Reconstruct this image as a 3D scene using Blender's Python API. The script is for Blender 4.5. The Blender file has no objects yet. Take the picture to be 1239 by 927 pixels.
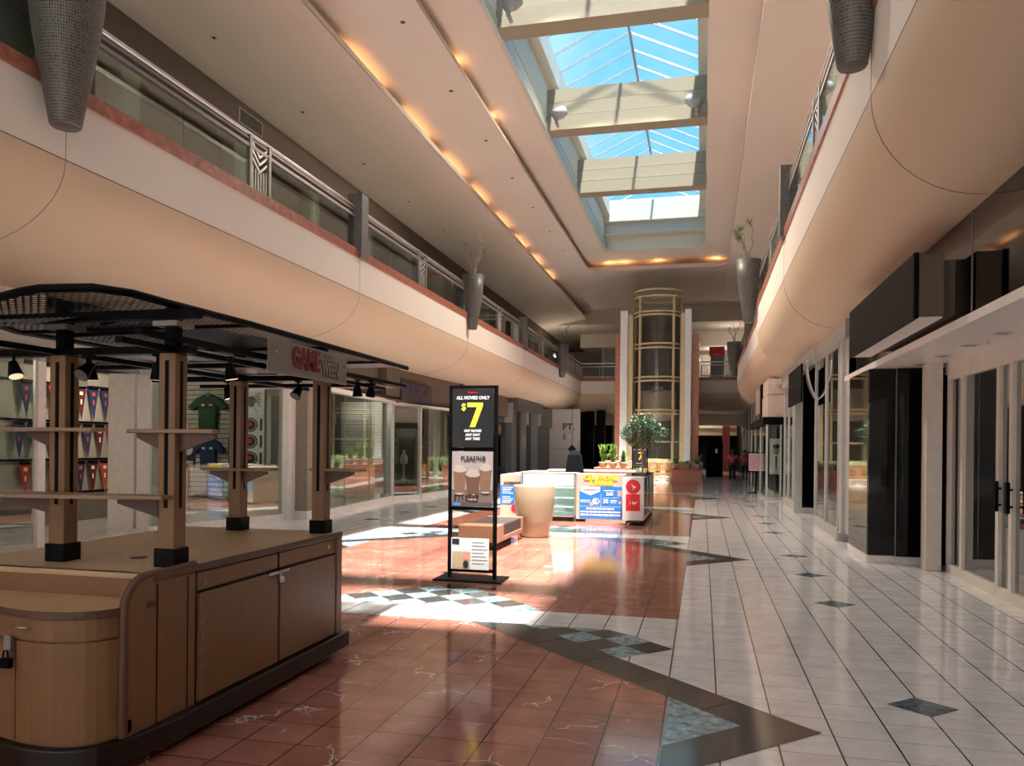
import bpy, math, random
from mathutils import Vector, Matrix
random.seed(7)
C = bpy.context.scene.collection
PI = math.pi

# ---------------------------------------------------------------- camera, world, sun, exposure
yaw = math.atan(230.5 / 950); roll = 0.010
F = Vector((-math.sin(yaw), math.cos(yaw), 0)); R = Vector((math.cos(yaw), math.sin(yaw), 0)); U = Vector((0, 0, 1))
cr, sr = math.cos(roll), math.sin(roll)
RX = R * cr + U * sr; UX = U * cr - R * sr
cam_d = bpy.data.cameras.new('camera'); cam = bpy.data.objects.new('camera', cam_d); C.objects.link(cam)
cam.matrix_world = Matrix(((RX.x, UX.x, -F.x, 0), (RX.y, UX.y, -F.y, 0), (RX.z, UX.z, -F.z, 1.6), (0, 0, 0, 1)))
cam_d.sensor_width = 36; cam_d.lens = 36 * 950 / 1239; cam_d.shift_y = (540.7 - 463.5) / 1239
cam_d.clip_start = 0.05; cam_d.clip_end = 300
bpy.context.scene.camera = cam
vs = bpy.context.scene.view_settings
vs.view_transform = 'Standard'; vs.look = 'None'; vs.gamma = 1; vs.use_curve_mapping = False
vs.exposure = EXPOSURE = 3.0
sc = bpy.context.scene
sc.cycles.max_bounces = 10; sc.cycles.diffuse_bounces = 5; sc.cycles.glossy_bounces = 4
sc.cycles.transparent_max_bounces = 24; sc.cycles.sample_clamp_indirect = 4
sc.cycles.use_denoising = True
try:
    sc.cycles.denoising_input_passes = 'RGB_ALBEDO_NORMAL'
except Exception:
    pass
w = bpy.data.worlds.new('world'); sc.world = w; w.use_nodes = True
nt = w.node_tree; nt.nodes.clear()
out = nt.nodes.new('ShaderNodeOutputWorld'); bg = nt.nodes.new('ShaderNodeBackground')
tc = nt.nodes.new('ShaderNodeTexCoord'); no = nt.nodes.new('ShaderNodeTexNoise'); rp = nt.nodes.new('ShaderNodeValToRGB')
no.inputs['Scale'].default_value = 2.2; no.inputs['Detail'].default_value = 5; no.inputs['Roughness'].default_value = 0.6
rp.color_ramp.elements[0].position = 0.46; rp.color_ramp.elements[0].color = (0.11, 0.33, 0.56, 1)
rp.color_ramp.elements[1].position = 0.66; rp.color_ramp.elements[1].color = (0.30, 0.46, 0.56, 1)
nt.links.new(tc.outputs['Generated'], no.inputs['Vector']); nt.links.new(no.outputs['Fac'], rp.inputs[0])
nt.links.new(rp.outputs[0], bg.inputs[0]); bg.inputs[1].default_value = 0.29
nt.links.new(bg.outputs[0], out.inputs[0])
sd = bpy.data.lights.new('sun', 'SUN'); sd.energy = 3.2; sd.angle = 0.035; sd.color = (1, 0.95, 0.86)
sun = bpy.data.objects.new('sun', sd); C.objects.link(sun); sun.location = (3, -6, 30)
sun.rotation_euler = Vector((-0.10, 0.2, -1)).to_track_quat('-Z', 'Y').to_euler()

# ---------------------------------------------------------------- helpers
class NT:
    def __init__(s, name):
        s.m = bpy.data.materials.new(name); s.m.use_nodes = True; s.n = s.m.node_tree.nodes; s.l = s.m.node_tree.links
        s.b = s.n['Principled BSDF']; s.o = s.n['Material Output']
    def node(s, t, **k):
        n = s.n.new(t)
        for a, v in k.items():
            if a in n.inputs: n.inputs[a].default_value = v
            else: setattr(n, a, v)
        return n
    def link(s, a, b): s.l.new(a, b)
    def math(s, op, a, b=None):
        n = s.n.new('ShaderNodeMath'); n.operation = op
        for i, v in enumerate((a, b)):
            if v is None: continue
            if hasattr(v, 'is_linked') or hasattr(v, 'links'): s.l.new(v, n.inputs[i])
            else: n.inputs[i].default_value = v
        return n.outputs[0]
    def mix(s, f, a, b):
        n = s.n.new('ShaderNodeMix'); n.data_type = 'RGBA'
        for idx, v in ((0, f), (6, a), (7, b)):
            if hasattr(v, 'links'): s.l.new(v, n.inputs[idx])
            else: n.inputs[idx].default_value = v if idx == 0 else (*v, 1)
        return n.outputs[2]
    def coord(s, kind='Object'):
        return s.n.new('ShaderNodeTexCoord').outputs[kind]
    def noise(s, scale, detail=3, rough=0.5, vec=None, dist=0):
        n = s.node('ShaderNodeTexNoise', Scale=scale, Detail=detail, Roughness=rough, Distortion=dist)
        s.l.new(vec if vec is not None else s.coord(), n.inputs['Vector']); return n.outputs['Fac']
    def ramp(s, fac, *els):
        n = s.n.new('ShaderNodeValToRGB'); cr_ = n.color_ramp
        while len(cr_.elements) < len(els): cr_.elements.new(0.5)
        for e, (p, c) in zip(cr_.elements, els):
            e.position = p; e.color = (*c, 1) if len(c) == 3 else c
        s.l.new(fac, n.inputs[0]); return n.outputs[0]
    def bump(s, h, strength=0.2, dist=0.01):
        n = s.n.new('ShaderNodeBump'); n.inputs['Strength'].default_value = strength; n.inputs['Distance'].default_value = dist
        s.l.new(h, n.inputs['Height']); s.l.new(n.outputs[0], s.b.inputs['Normal'])

def mat(name, col, rough=0.6, metal=0.0, var=0.06, scale=8, emit=None, spec=None, coat=0):
    t = NT(name)
    f = t.noise(scale, 4)
    c0 = tuple(max(0, x * (1 - var)) for x in col); c1 = tuple(min(1, x * (1 + var)) for x in col)
    t.link(t.ramp(f, (0.3, c0), (0.7, c1)), t.b.inputs['Base Color'])
    t.b.inputs['Roughness'].default_value = rough; t.b.inputs['Metallic'].default_value = metal
    if spec is not None: t.b.inputs['Specular IOR Level'].default_value = spec
    if coat: t.b.inputs['Coat Weight'].default_value = coat; t.b.inputs['Coat Roughness'].default_value = 0.1
    if emit:
        t.b.inputs['Emission Color'].default_value = (*emit[0], 1); t.b.inputs['Emission Strength'].default_value = emit[1]
    return t.m

def glass(name, tint=(0.9, 0.97, 0.95), refl=0.08, tr=0.92, rough=0.0, k=0.75):
    t = NT(name)
    tr_ = t.node('ShaderNodeBsdfTransparent'); tr_.inputs[0].default_value = (*[x * tr for x in tint], 1)
    gl = t.node('ShaderNodeBsdfGlossy', Roughness=rough); gl.inputs[0].default_value = (1, 1, 1, 1)
    lw = t.node('ShaderNodeLayerWeight', Blend=0.35)
    f = t.math('ADD', t.math('MULTIPLY', lw.outputs['Fresnel'], k), refl)
    mx = t.node('ShaderNodeMixShader'); t.link(f, mx.inputs[0]); t.link(tr_.outputs[0], mx.inputs[1]); t.link(gl.outputs[0], mx.inputs[2])
    t.link(mx.outputs[0], t.o.inputs['Surface']); return t.m

def perforated(name, col, pitch, r, axes=('X', 'Y'), tilt=False):
    t = NT(name); sep = t.node('ShaderNodeSeparateXYZ'); t.link(t.coord(), sep.inputs[0])
    t.b.inputs['Base Color'].default_value = (*col, 1); t.b.inputs['Metallic'].default_value = 0.6; t.b.inputs['Roughness'].default_value = 0.45
    def cell(ax):
        a = t.math('DIVIDE', sep.outputs[ax], pitch); return t.math('ABSOLUTE', t.math('SUBTRACT', t.math('FRACT', a), 0.5))
    u, v = cell(axes[0]), cell(axes[1])
    d = t.math('SQRT', t.math('ADD', t.math('MULTIPLY', u, u), t.math('MULTIPLY', v, v)))
    h = t.math('LESS_THAN', d, r)
    tr_ = t.node('ShaderNodeBsdfTransparent'); mx = t.node('ShaderNodeMixShader')
    t.link(h, mx.inputs[0]); t.link(t.b.outputs[0], mx.inputs[1]); t.link(tr_.outputs[0], mx.inputs[2]); t.link(mx.outputs[0], t.o.inputs['Surface'])
    return t.m

class MB:
    def __init__(s): s.v = []; s.f = []; s.mi = []; s.sm = []; s.cur = 0
    def add(s, vs_, fs, smooth=False):
        n = len(s.v); s.v += [tuple(p) for p in vs_]
        for f in fs: s.f.append(tuple(i + n for i in f)); s.mi.append(s.cur); s.sm.append(smooth)
        return s
    def box(s, x0, x1, y0, y1, z0, z1):
        return s.add([(x, y, z) for z in (z0, z1) for y in (y0, y1) for x in (x0, x1)],
                     [(0, 2, 3, 1), (4, 5, 7, 6), (0, 1, 5, 4), (2, 6, 7, 3), (0, 4, 6, 2), (1, 3, 7, 5)])
    def obox(s, p0, p1, w_, z0, z1, off=0.0):
        """box along the plan segment p0-p1, w_ thick, centred (plus off to the left)"""
        a = Vector((p0[0], p0[1], 0)); b = Vector((p1[0], p1[1], 0)); d = (b - a).normalized(); n = Vector((-d.y, d.x, 0))
        q = [a + n * (off - w_ / 2), b + n * (off - w_ / 2), b + n * (off + w_ / 2), a + n * (off + w_ / 2)]
        return s.prism([(p.x, p.y) for p in q], z0, z1)
    def prism(s, poly, z0, z1):
        n = len(poly)
        return s.add([(x, y, z0) for x, y in poly] + [(x, y, z1) for x, y in poly],
                     [tuple(reversed(range(n))), tuple(range(n, 2 * n))] + [(i, (i + 1) % n, n + (i + 1) % n, n + i) for i in range(n)])
    def extr(s, poly, axis, a, b):
        """poly in the two other axes, extruded along axis ('x': poly is (y,z); 'y': poly is (x,z))"""
        n = len(poly)
        mk = (lambda p, t: (t, p[0], p[1])) if axis == 'x' else (lambda p, t: (p[0], t, p[1]))
        return s.add([mk(p, a) for p in poly] + [mk(p, b) for p in poly],
                     [tuple(reversed(range(n))), tuple(range(n, 2 * n))] + [(i, (i + 1) % n, n + (i + 1) % n, n + i) for i in range(n)])
    def poly(s, pts): return s.add(pts, [tuple(range(len(pts)))])
    def cyl(s, p0, p1, r0, r1=None, n=12, cap=True):
        r1 = r0 if r1 is None else r1
        a, b = Vector(p0), Vector(p1); d = (b - a).normalized()
        u = d.cross(Vector((0, 0, 1)) if abs(d.z) < 0.9 else Vector((1, 0, 0))).normalized(); v = d.cross(u)
        pts = []
        for c_, r_ in ((a, r0), (b, r1)):
            pts += [c_ + (u * math.cos(2 * PI * i / n) + v * math.sin(2 * PI * i / n)) * r_ for i in range(n)]
        s.add(pts, [(i, (i + 1) % n, n + (i + 1) % n, n + i) for i in range(n)], True)
        if cap: s.add(pts, [tuple(reversed(range(n))), tuple(range(n, 2 * n))])
        return s
    def tube(s, pts, r, n=8, taper=None):
        pts = [Vector(p) for p in pts]; rings = []
        for k, p in enumerate(pts):
            d = (pts[min(k + 1, len(pts) - 1)] - pts[max(k - 1, 0)]).normalized()
            u = d.cross(Vector((0.13, 0.21, 0.97))).normalized(); v = d.cross(u)
            rr = r if taper is None else r + (taper - r) * k / (len(pts) - 1)
            rings.append([p + (u * math.cos(2 * PI * i / n) + v * math.sin(2 * PI * i / n)) * rr for i in range(n)])
        vv = [q for g_ in rings for q in g_]; ff = []
        for k in range(len(rings) - 1):
            ff += [(k * n + i, k * n + (i + 1) % n, (k + 1) * n + (i + 1) % n, (k + 1) * n + i) for i in range(n)]
        s.add(vv, ff, True); return s.add(vv, [tuple(reversed(range(n))), tuple(range(len(vv) - n, len(vv)))])
    def lathe(s, prof, c=(0, 0, 0), n=32, a0=0, a1=2 * PI, smooth=True, sy=1.0):
        full = abs(a1 - a0 - 2 * PI) < 1e-6; m = n if full else n + 1
        vv = []
        for r_, z in prof: vv += [(c[0] + r_ * math.cos(a0 + (a1 - a0) * i / n), c[1] + sy * r_ * math.sin(a0 + (a1 - a0) * i / n), c[2] + z) for i in range(m)]
        ff = []
        for k in range(len(prof) - 1):
            for i in range(n):
                j = (i + 1) % m; ff.append((k * m + i, k * m + j, (k + 1) * m + j, (k + 1) * m + i))
        return s.add(vv, ff, smooth)
    def build(s, name, mats, parent=None, bevel=0, loc=None, rot=None):
        """vertices are given in the world when parent has no rotation; stored relative to the parent's location"""
        me = bpy.data.meshes.new(name); off = Vector((0, 0, 0))
        p = parent
        while p is not None: off += Vector(p.location); p = p.parent
        if parent is not None and parent.get('_local'): off = Vector((0, 0, 0))
        base = Vector(loc) if loc else Vector((0, 0, 0))
        me.from_pydata([tuple(Vector(q) - off - base) for q in s.v], [], s.f)
        if not isinstance(mats, (list, tuple)): mats = [mats]
        for m_ in mats: me.materials.append(m_)
        for p_, mi, sm in zip(me.polygons, s.mi, s.sm): p_.material_index = mi; p_.use_smooth = sm
        me.update()
        o = bpy.data.objects.new(name, me); C.objects.link(o)
        if loc: o.location = loc
        if parent is not None: o.parent = parent
        if bevel:
            b = o.modifiers.new('bevel', 'BEVEL'); b.width = bevel; b.segments = 2; b.limit_method = 'ANGLE'; b.angle_limit = 0.7
        return o

def tag(o, label=None, cat=None, group=None, kind=None):
    if label: o['label'] = label
    if cat: o['category'] = cat
    if group: o['group'] = group
    if kind: o['kind'] = kind
    return o
def thing(name, label, cat, loc=(0, 0, 0), group=None):
    o = bpy.data.objects.new(name, None); C.objects.link(o); o.location = loc; o.empty_display_size = 0.1
    return tag(o, label, cat, group)
def st(o): o['kind'] = 'structure'; return o
KIDS = {}
def dup(root, loc=None, rotz=None, label=None, group=None):
    def kids(o): return [c for c in C.objects if c.parent == o]
    def cp(o, par):
        c = o.copy(); C.objects.link(c)
        if par is not None: c.parent = par
        for k in kids(o): cp(k, c)
        return c
    r = cp(root, None)
    if loc is not None: r.location = loc
    if rotz is not None: r.rotation_euler[2] = rotz
    if label: r['label'] = label
    if group: r['group'] = group
    return r
def text(name, s_, size, m_, parent, origin, right, up, align='CENTER', ext=0.002, sx=1.0, bold=0.0):
    """letters as a mesh standing on the plane spanned by right/up at origin"""
    cu = bpy.data.curves.new(name, 'FONT'); cu.body = s_; cu.size = size; cu.align_x = align; cu.align_y = 'CENTER'
    cu.extrude = ext; cu.offset = bold; cu.resolution_u = 2
    tmp = bpy.data.objects.new(name + '_tmp', cu); C.objects.link(tmp)
    dg = bpy.context.evaluated_depsgraph_get(); me = bpy.data.meshes.new_from_object(tmp.evaluated_get(dg))
    bpy.data.objects.remove(tmp)
    r_ = Vector(right).normalized(); u_ = Vector(up).normalized(); n_ = r_.cross(u_); off = Vector((0, 0, 0)); p = parent
    while p is not None: off += Vector(p.location); p = p.parent
    o_ = Vector(origin) - off
    for v in me.vertices: v.co = o_ + r_ * (v.co.x * sx) + u_ * v.co.y + n_ * v.co.z
    me.materials.clear(); me.materials.append(m_); me.update()
    o = bpy.data.objects.new(name, me); C.objects.link(o); o.parent = parent
    return o

# ---------------------------------------------------------------- materials
def tile_grout(t, px=0.3125, x0=-0.21, py=0.2958, y0=5.574, wx=0.012, wy=0.007):
    sep = t.node('ShaderNodeSeparateXYZ'); t.link(t.coord(), sep.inputs[0])
    def g_(ax, p_, o_, w_):
        a = t.math('DIVIDE', t.math('SUBTRACT', sep.outputs[ax], o_), p_)
        a = t.math('ABSOLUTE', t.math('SUBTRACT', t.math('FRACT', t.math('ADD', a, 0.5)), 0.5))
        return t.math('LESS_THAN', a, w_ / p_ / 2)
    return g_('X', px, x0, wx), g_('Y', py, y0, wy), sep
def tile_id(t, sep, px=0.3125, x0=-0.21, py=0.2958, y0=5.574):
    cx = t.math('FLOOR', t.math('DIVIDE', t.math('SUBTRACT', sep.outputs[0], x0), px))
    cy = t.math('FLOOR', t.math('DIVIDE', t.math('SUBTRACT', sep.outputs[1], y0), py))
    cb = t.node('ShaderNodeCombineXYZ'); t.link(cx, cb.inputs[0]); t.link(cy, cb.inputs[1])
    wn = t.node('ShaderNodeTexWhiteNoise'); t.link(cb.outputs[0], wn.inputs['Vector']); return wn.outputs['Value']
def marble_white():
    t = NT('white_marble_tile'); gx, gy, sep = tile_grout(t, wy=0.006, wx=0.010)
    c = t.ramp(t.noise(5, 6, 0.65), (0.3, (0.64, 0.61, 0.60)), (0.55, (0.77, 0.75, 0.745)), (0.8, (0.83, 0.82, 0.82)))
    sp = t.ramp(t.noise(26, 3, 0.6), (0.66, (0, 0, 0)), (0.74, (1, 1, 1)))
    c = t.mix(t.math('MULTIPLY', sp, 0.35), c, (0.36, 0.28, 0.24))
    c = t.mix(t.math('MULTIPLY', tile_id(t, sep), 0.16), c, (0.42, 0.36, 0.33))
    c = t.mix(t.math('MULTIPLY', gy, 0.7), c, (0.12, 0.09, 0.08)); c = t.mix(gx, c, (0.035, 0.03, 0.028))
    t.link(c, t.b.inputs['Base Color']); t.b.inputs['Roughness'].default_value = 0.10
    t.b.inputs['Specular IOR Level'].default_value = 0.85
    return t.m
def marble_red():
    t = NT('red_marble_tile'); gx, gy, sep = tile_grout(t, wy=0.008, wx=0.009)
    c = t.ramp(t.noise(3.2, 6, 0.6), (0.3, (0.28, 0.105, 0.075)), (0.55, (0.385, 0.155, 0.115)), (0.8, (0.46, 0.215, 0.17)))
    c = t.mix(t.math('MULTIPLY', tile_id(t, sep), 0.55), c, (0.28, 0.10, 0.07))
    d = t.ramp(t.noise(9, 5, 0.7), (0.62, (0, 0, 0)), (0.75, (1, 1, 1)))
    c = t.mix(t.math('MULTIPLY', d, 0.35), c, (0.5, 0.27, 0.19))
    vo = t.node('ShaderNodeTexVoronoi', Scale=1.9, feature='DISTANCE_TO_EDGE')
    mp = t.node('ShaderNodeMapping'); mp.inputs['Scale'].default_value = (1.0, 1.9, 1)
    nz = t.node('ShaderNodeTexNoise', Scale=6.0, Detail=4); t.link(t.coord(), nz.inputs['Vector'])
    av = t.node('ShaderNodeVectorMath', operation='ADD'); sc_ = t.node('ShaderNodeVectorMath', operation='SCALE'); sc_.inputs['Scale'].default_value = 0.22
    t.link(nz.outputs['Color'], sc_.inputs[0]); t.link(t.coord(), av.inputs[0]); t.link(sc_.outputs[0], av.inputs[1])
    t.link(av.outputs[0], mp.inputs[0]); t.link(mp.outputs[0], vo.inputs['Vector'])
    v = t.math('LESS_THAN', vo.outputs['Distance'], 0.009)
    br = t.ramp(t.noise(2.3, 2, 0.5), (0.52, (0, 0, 0)), (0.6, (1, 1, 1)))
    c = t.mix(t.math('MULTIPLY', t.math('MULTIPLY', v, br), 0.8), c, (0.75, 0.6, 0.52))
    c = t.mix(t.math('MULTIPLY', gy, 0.85), c, (0.05, 0.02, 0.018)); c = t.mix(gx, c, (0.035, 0.015, 0.012))
    t.link(c, t.b.inputs['Base Color']); t.b.inputs['Roughness'].default_value = 0.10
    t.b.inputs['Specular IOR Level'].default_value = 0.7
    return t.m
def diag_tile(name, c0, c1, rough=0.12, sc_=12, groutc=(0.01, 0.01, 0.01), straight=False):
    t = NT(name); c = t.ramp(t.noise(sc_, 5, 0.7), (0.35, c0), (0.65, c1))
    sep = t.node('ShaderNodeSeparateXYZ'); t.link(t.coord(), sep.inputs[0])
    t.link(c, t.b.inputs['Base Color']); t.b.inputs['Roughness'].default_value = rough; return t.m
M = {}
M['white'] = marble_white(); M['red'] = marble_red()
M['black_tile'] = diag_tile('black_granite_tile', (0.040, 0.039, 0.038), (0.055, 0.053, 0.051))
M['blue_tile'] = diag_tile('blue_green_marble_tile', (0.09, 0.14, 0.16), (0.36, 0.52, 0.58), sc_=16)
M['green_tile'] = diag_tile('green_slate_tile', (0.05, 0.075, 0.085), (0.17, 0.22, 0.24), sc_=20)
M['grout'] = mat('dark_grout', (0.012, 0.012, 0.012), 0.7)
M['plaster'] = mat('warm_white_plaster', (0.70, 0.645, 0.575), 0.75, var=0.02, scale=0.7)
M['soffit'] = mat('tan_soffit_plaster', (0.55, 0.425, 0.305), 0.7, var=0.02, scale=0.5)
M['ceil'] = mat('pink_beige_ceiling_paint', (0.66, 0.585, 0.52), 0.8, var=0.02, scale=0.5)
M['ceil_dark'] = mat('brown_bulkhead_paint', (0.12, 0.092, 0.07), 0.8)
M['beam'] = mat('cream_beam_sun_darkened', (0.30, 0.26, 0.185), 0.6, var=0.03)  # darkened copy of the well cream, set against direct sun on the beams
M['well'] = mat('cream_well_shade_lifted', (0.66, 0.62, 0.50), 0.6, var=0.03)  # lightened copy of the beam cream, making up for shade in the well
M['curb'] = mat('pale_green_white_curb', (0.50, 0.52, 0.46), 0.5, var=0.02)
M['seam'] = mat('dark_joint', (0.17, 0.12, 0.085), 0.8)
M['frame_w'] = mat('white_metal_rafter', (0.30, 0.31, 0.33), 0.4)
M['sky_glass'] = glass('skylight_glass', (0.93, 0.97, 1.0), 0.0, 0.98, k=0.0)
M['shop_glass'] = glass('shopfront_glass', (0.88, 0.95, 0.92), 0.05, 0.92, k=0.30)
M['dark_glass'] = glass('dark_tinted_glass', (0.45, 0.45, 0.45), 0.30, 0.6, k=0.6)
M['rail_glass'] = glass('railing_glass', (0.80, 0.92, 0.88), 0.06, 0.9)
M['steel'] = mat('brushed_steel', (0.62, 0.60, 0.60), 0.25, 0.9)
M['alu'] = mat('aluminium_frame', (0.55, 0.54, 0.52), 0.35, 0.5)
M['alu_w'] = mat('cream_enamel_frame', (0.66, 0.60, 0.54), 0.4)
M['bronze'] = mat('dull_pewter_metal', (0.27, 0.25, 0.24), 0.4, 0.6)
M['black'] = mat('black_paint', (0.0016, 0.0016, 0.002), 0.55, spec=0.10)
M['blackgloss'] = mat('black_gloss_panel', (0.0015, 0.0015, 0.002), 0.08, spec=0.25)
M['darkmirror'] = mat('dark_mirror_panel', (0.12, 0.11, 0.10), 0.04, 1.0, var=0.02)
M['darkwall'] = mat('dark_shop_wall', (0.05, 0.045, 0.042), 0.8)
M['greywall'] = mat('grey_shop_wall', (0.17, 0.155, 0.14), 0.8)
M['shopwhite'] = mat('off_white_shop_wall', (0.42, 0.38, 0.34), 0.7)
M['taupe'] = mat('taupe_pilaster_paint', (0.24, 0.20, 0.155), 0.6)
M['skirt'] = mat('white_skirting', (0.76, 0.71, 0.68), 0.35)
M['redstone'] = mat('red_granite_cladding', (0.50, 0.20, 0.12), 0.25, var=0.25, scale=14)
M['pinkstone'] = mat('white_stone_fin', (0.86, 0.83, 0.80), 0.4, var=0.06)
M['cream_metal'] = mat('cream_enamelled_steel', (0.66, 0.52, 0.30), 0.35)
def laminate():
    t = NT('tan_laminate'); sep = t.coord()
    mp = t.node('ShaderNodeMapping'); mp.inputs['Scale'].default_value = (14, 14, 1.0); t.link(sep, mp.inputs[0])
    f = t.noise(2.5, 4, 0.55, mp.outputs[0]); f2 = t.noise(1.2, 3)
    c = t.ramp(f, (0.3, (0.215, 0.108, 0.046)), (0.7, (0.245, 0.125, 0.056)))
    c = t.mix(t.math('MULTIPLY', f2, 0.2), c, (0.14, 0.06, 0.03))
    t.link(c, t.b.inputs['Base Color']); t.b.inputs['Roughness'].default_value = 0.42; return t.m
M['lam'] = laminate()
M['lam_top'] = mat('top_lit_maple_laminate', (0.50, 0.345, 0.20), 0.35, var=0.08, scale=3)  # maple lightened in colour to carry the light from above
M['shelf_lam'] = mat('brown_shelf_laminate', (0.27, 0.165, 0.095), 0.4)
M['lam_edge'] = mat('brown_edge_trim', (0.11, 0.05, 0.03), 0.45)
M['plinth'] = mat('dark_brown_plinth', (0.011, 0.006, 0.005), 0.35)
M['rubber'] = mat('black_rubber', (0.003, 0.003, 0.003), 0.7, spec=0.2)
M['perf'] = perforated('perforated_black_sheet', (0.03, 0.03, 0.032), 0.05, 0.27)
M['perf_light'] = perforated('perforated_grey_sheet', (0.30, 0.28, 0.28), 0.05, 0.24)
M['gold'] = mat('yellow_print', (0.86, 0.56, 0.05), 0.5)
M['print_w'] = mat('white_print', (0.85, 0.85, 0.85), 0.5, var=0.01)
M['print_k'] = mat('black_print', (0.02, 0.02, 0.022), 0.4)
M['print_r'] = mat('red_print', (0.75, 0.02, 0.035), 0.4)
M['print_b'] = mat('blue_print', (0.015, 0.19, 0.62), 0.4)
M['print_o'] = mat('salmon_print', (0.9, 0.35, 0.26), 0.5)
M['print_g'] = mat('green_print', (0.05, 0.35, 0.2), 0.5)
M['navy'] = mat('navy_print', (0.02, 0.05, 0.16), 0.5)
M['maroon'] = mat('maroon_felt', (0.09, 0.008, 0.012), 0.8)
M['orange'] = mat('orange_felt', (0.5, 0.08, 0.02), 0.8)
M['navyfelt'] = mat('navy_felt', (0.015, 0.03, 0.10), 0.8)
M['redfelt'] = mat('red_felt', (0.45, 0.03, 0.02), 0.8)
M['purple'] = mat('purple_letter', (0.10, 0.04, 0.16), 0.4)
M['dullred'] = mat('dull_red_letter', (0.19, 0.008, 0.018), 0.4)
M['clear'] = glass('clear_acrylic', (0.92, 0.90, 0.87), 0.03, 0.8)
M['terracotta'] = mat('terracotta_planter', (0.50, 0.20, 0.12), 0.6, var=0.15)
M['bowl'] = mat('tan_clay_bowl', (0.42, 0.33, 0.25), 0.6, var=0.12)
M['stonepot'] = mat('beige_resin_planter', (0.40, 0.32, 0.215), 0.45, var=0.08, scale=3)
M['soil'] = mat('dark_soil', (0.03, 0.022, 0.015), 0.95)
M['leaf'] = mat('ficus_leaf', (0.045, 0.10, 0.045), 0.4, var=0.5, scale=4)
M['leaf2'] = mat('bright_fern_leaf', (0.22, 0.36, 0.07), 0.5, var=0.4, scale=6)
M['leaf3'] = mat('pale_spiky_leaf', (0.20, 0.27, 0.10), 0.5, var=0.3, scale=5)
M['bark'] = mat('grey_bark', (0.26, 0.21, 0.15), 0.8, var=0.3, scale=12)
M['bench_w'] = mat('reddish_slatted_wood', (0.55, 0.22, 0.10), 0.45, var=0.15)
M['bench_tan'] = mat('tan_bench_laminate', (0.36, 0.20, 0.12), 0.4)
M['cushion'] = mat('brown_grey_cushion', (0.05, 0.035, 0.034), 0.6)
M['bluecloth'] = mat('black_cloth_cover', (0.003, 0.004, 0.006), 0.8, spec=0.1)
M['skin'] = mat('dark_brown_skin', (0.12, 0.06, 0.035), 0.55)
M['hair'] = mat('black_hair', (0.01, 0.008, 0.007), 0.6)
M['shirt_p'] = mat('coral_pink_cotton', (0.70, 0.10, 0.13), 0.8)
M['shirt_m'] = mat('magenta_cotton', (0.60, 0.04, 0.16), 0.8)
M['trouser'] = mat('black_trouser', (0.012, 0.012, 0.016), 0.8)
M['lamp'] = mat('lamp_lens_glint', (0.9, 0.8, 0.6), 0.3, emit=((1.0, 0.75, 0.45), 0.12))  # weak glow stands in for the white glint on the lenses
M['case_white'] = mat('white_display_shelf', (0.80, 0.84, 0.82), 0.4)
M['cream_print'] = mat('cream_print_tone', (0.42, 0.35, 0.31), 0.5)
M['dark_lens'] = mat('dim_lamp_reflector', (0.10, 0.09, 0.08), 0.15, 0.8)
M['fluor'] = mat('fluorescent_tube', (0.9, 0.95, 1.0), 0.3, emit=((0.85, 1.0, 0.97), 1.3))
M['mosaic'] = None
def mosaic():
    t = NT('grey_mosaic_tile'); sep = t.node('ShaderNodeSeparateXYZ'); t.link(t.coord('UV'), sep.inputs[0])
    def cell(o_, n_):
        a = t.math('MULTIPLY', sep.outputs[o_], n_); return t.math('FLOOR', a), t.math('ABSOLUTE', t.math('SUBTRACT', t.math('FRACT', a), 0.5))
    iu, fu = cell(0, 40.0); iv, fv = cell(1, 40.0)
    cb = t.node('ShaderNodeCombineXYZ'); t.link(iu, cb.inputs[0]); t.link(iv, cb.inputs[1])
    wn = t.node('ShaderNodeTexWhiteNoise'); t.link(cb.outputs[0], wn.inputs['Vector'])
    c = t.ramp(wn.outputs['Value'], (0.0, (0.016, 0.014, 0.013)), (0.25, (0.045, 0.039, 0.035)), (0.7, (0.075, 0.067, 0.061)))
    g_ = t.math('GREATER_THAN', t.math('MAXIMUM', fu, fv), 0.42)
    c = t.mix(g_, c, (0.20, 0.185, 0.17)); t.link(c, t.b.inputs['Base Color']); t.b.inputs['Roughness'].default_value = 0.45
    return t.m
M['mosaic'] = mosaic()
M['granite'] = mat('speckled_grey_granite', (0.13, 0.12, 0.11), 0.4, var=0.6, scale=45)

# ---------------------------------------------------------------- floor
fl = MB()
def fpoly(pts, z, mi): fl.cur = mi; fl.poly([(x, y, z) for x, y in pts])
fl.cur = 0; fl.add([(-18, -34, 0), (9, -34, 0), (9, 90, 0), (-18, 90, 0), (-18, -34, -0.3), (9, -34, -0.3), (9, 90, -0.3), (-18, 90, -0.3)],
                   [(0, 1, 2, 3), (7, 6, 5, 4), (0, 4, 5, 1), (1, 5, 6, 2), (2, 6, 7, 3), (3, 7, 4, 0)])
CX = -2.79; XR = -0.2; XL = 2 * CX - XR; P = 7.1; Z1, Z2, Z3, Z4 = 0.0008, 0.0016, 0.0024, 0.0032
def mir(pts): return [(2 * CX - x, y) for x, y in reversed(pts)]
def both(pts, z, mi): fpoly(pts, z, mi); fpoly(mir(pts), z, mi)
fpoly([(XL, -9.5), (XR, -9.5), (XR, 36.6), (XL, 36.6)], Z1, 1)
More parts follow.
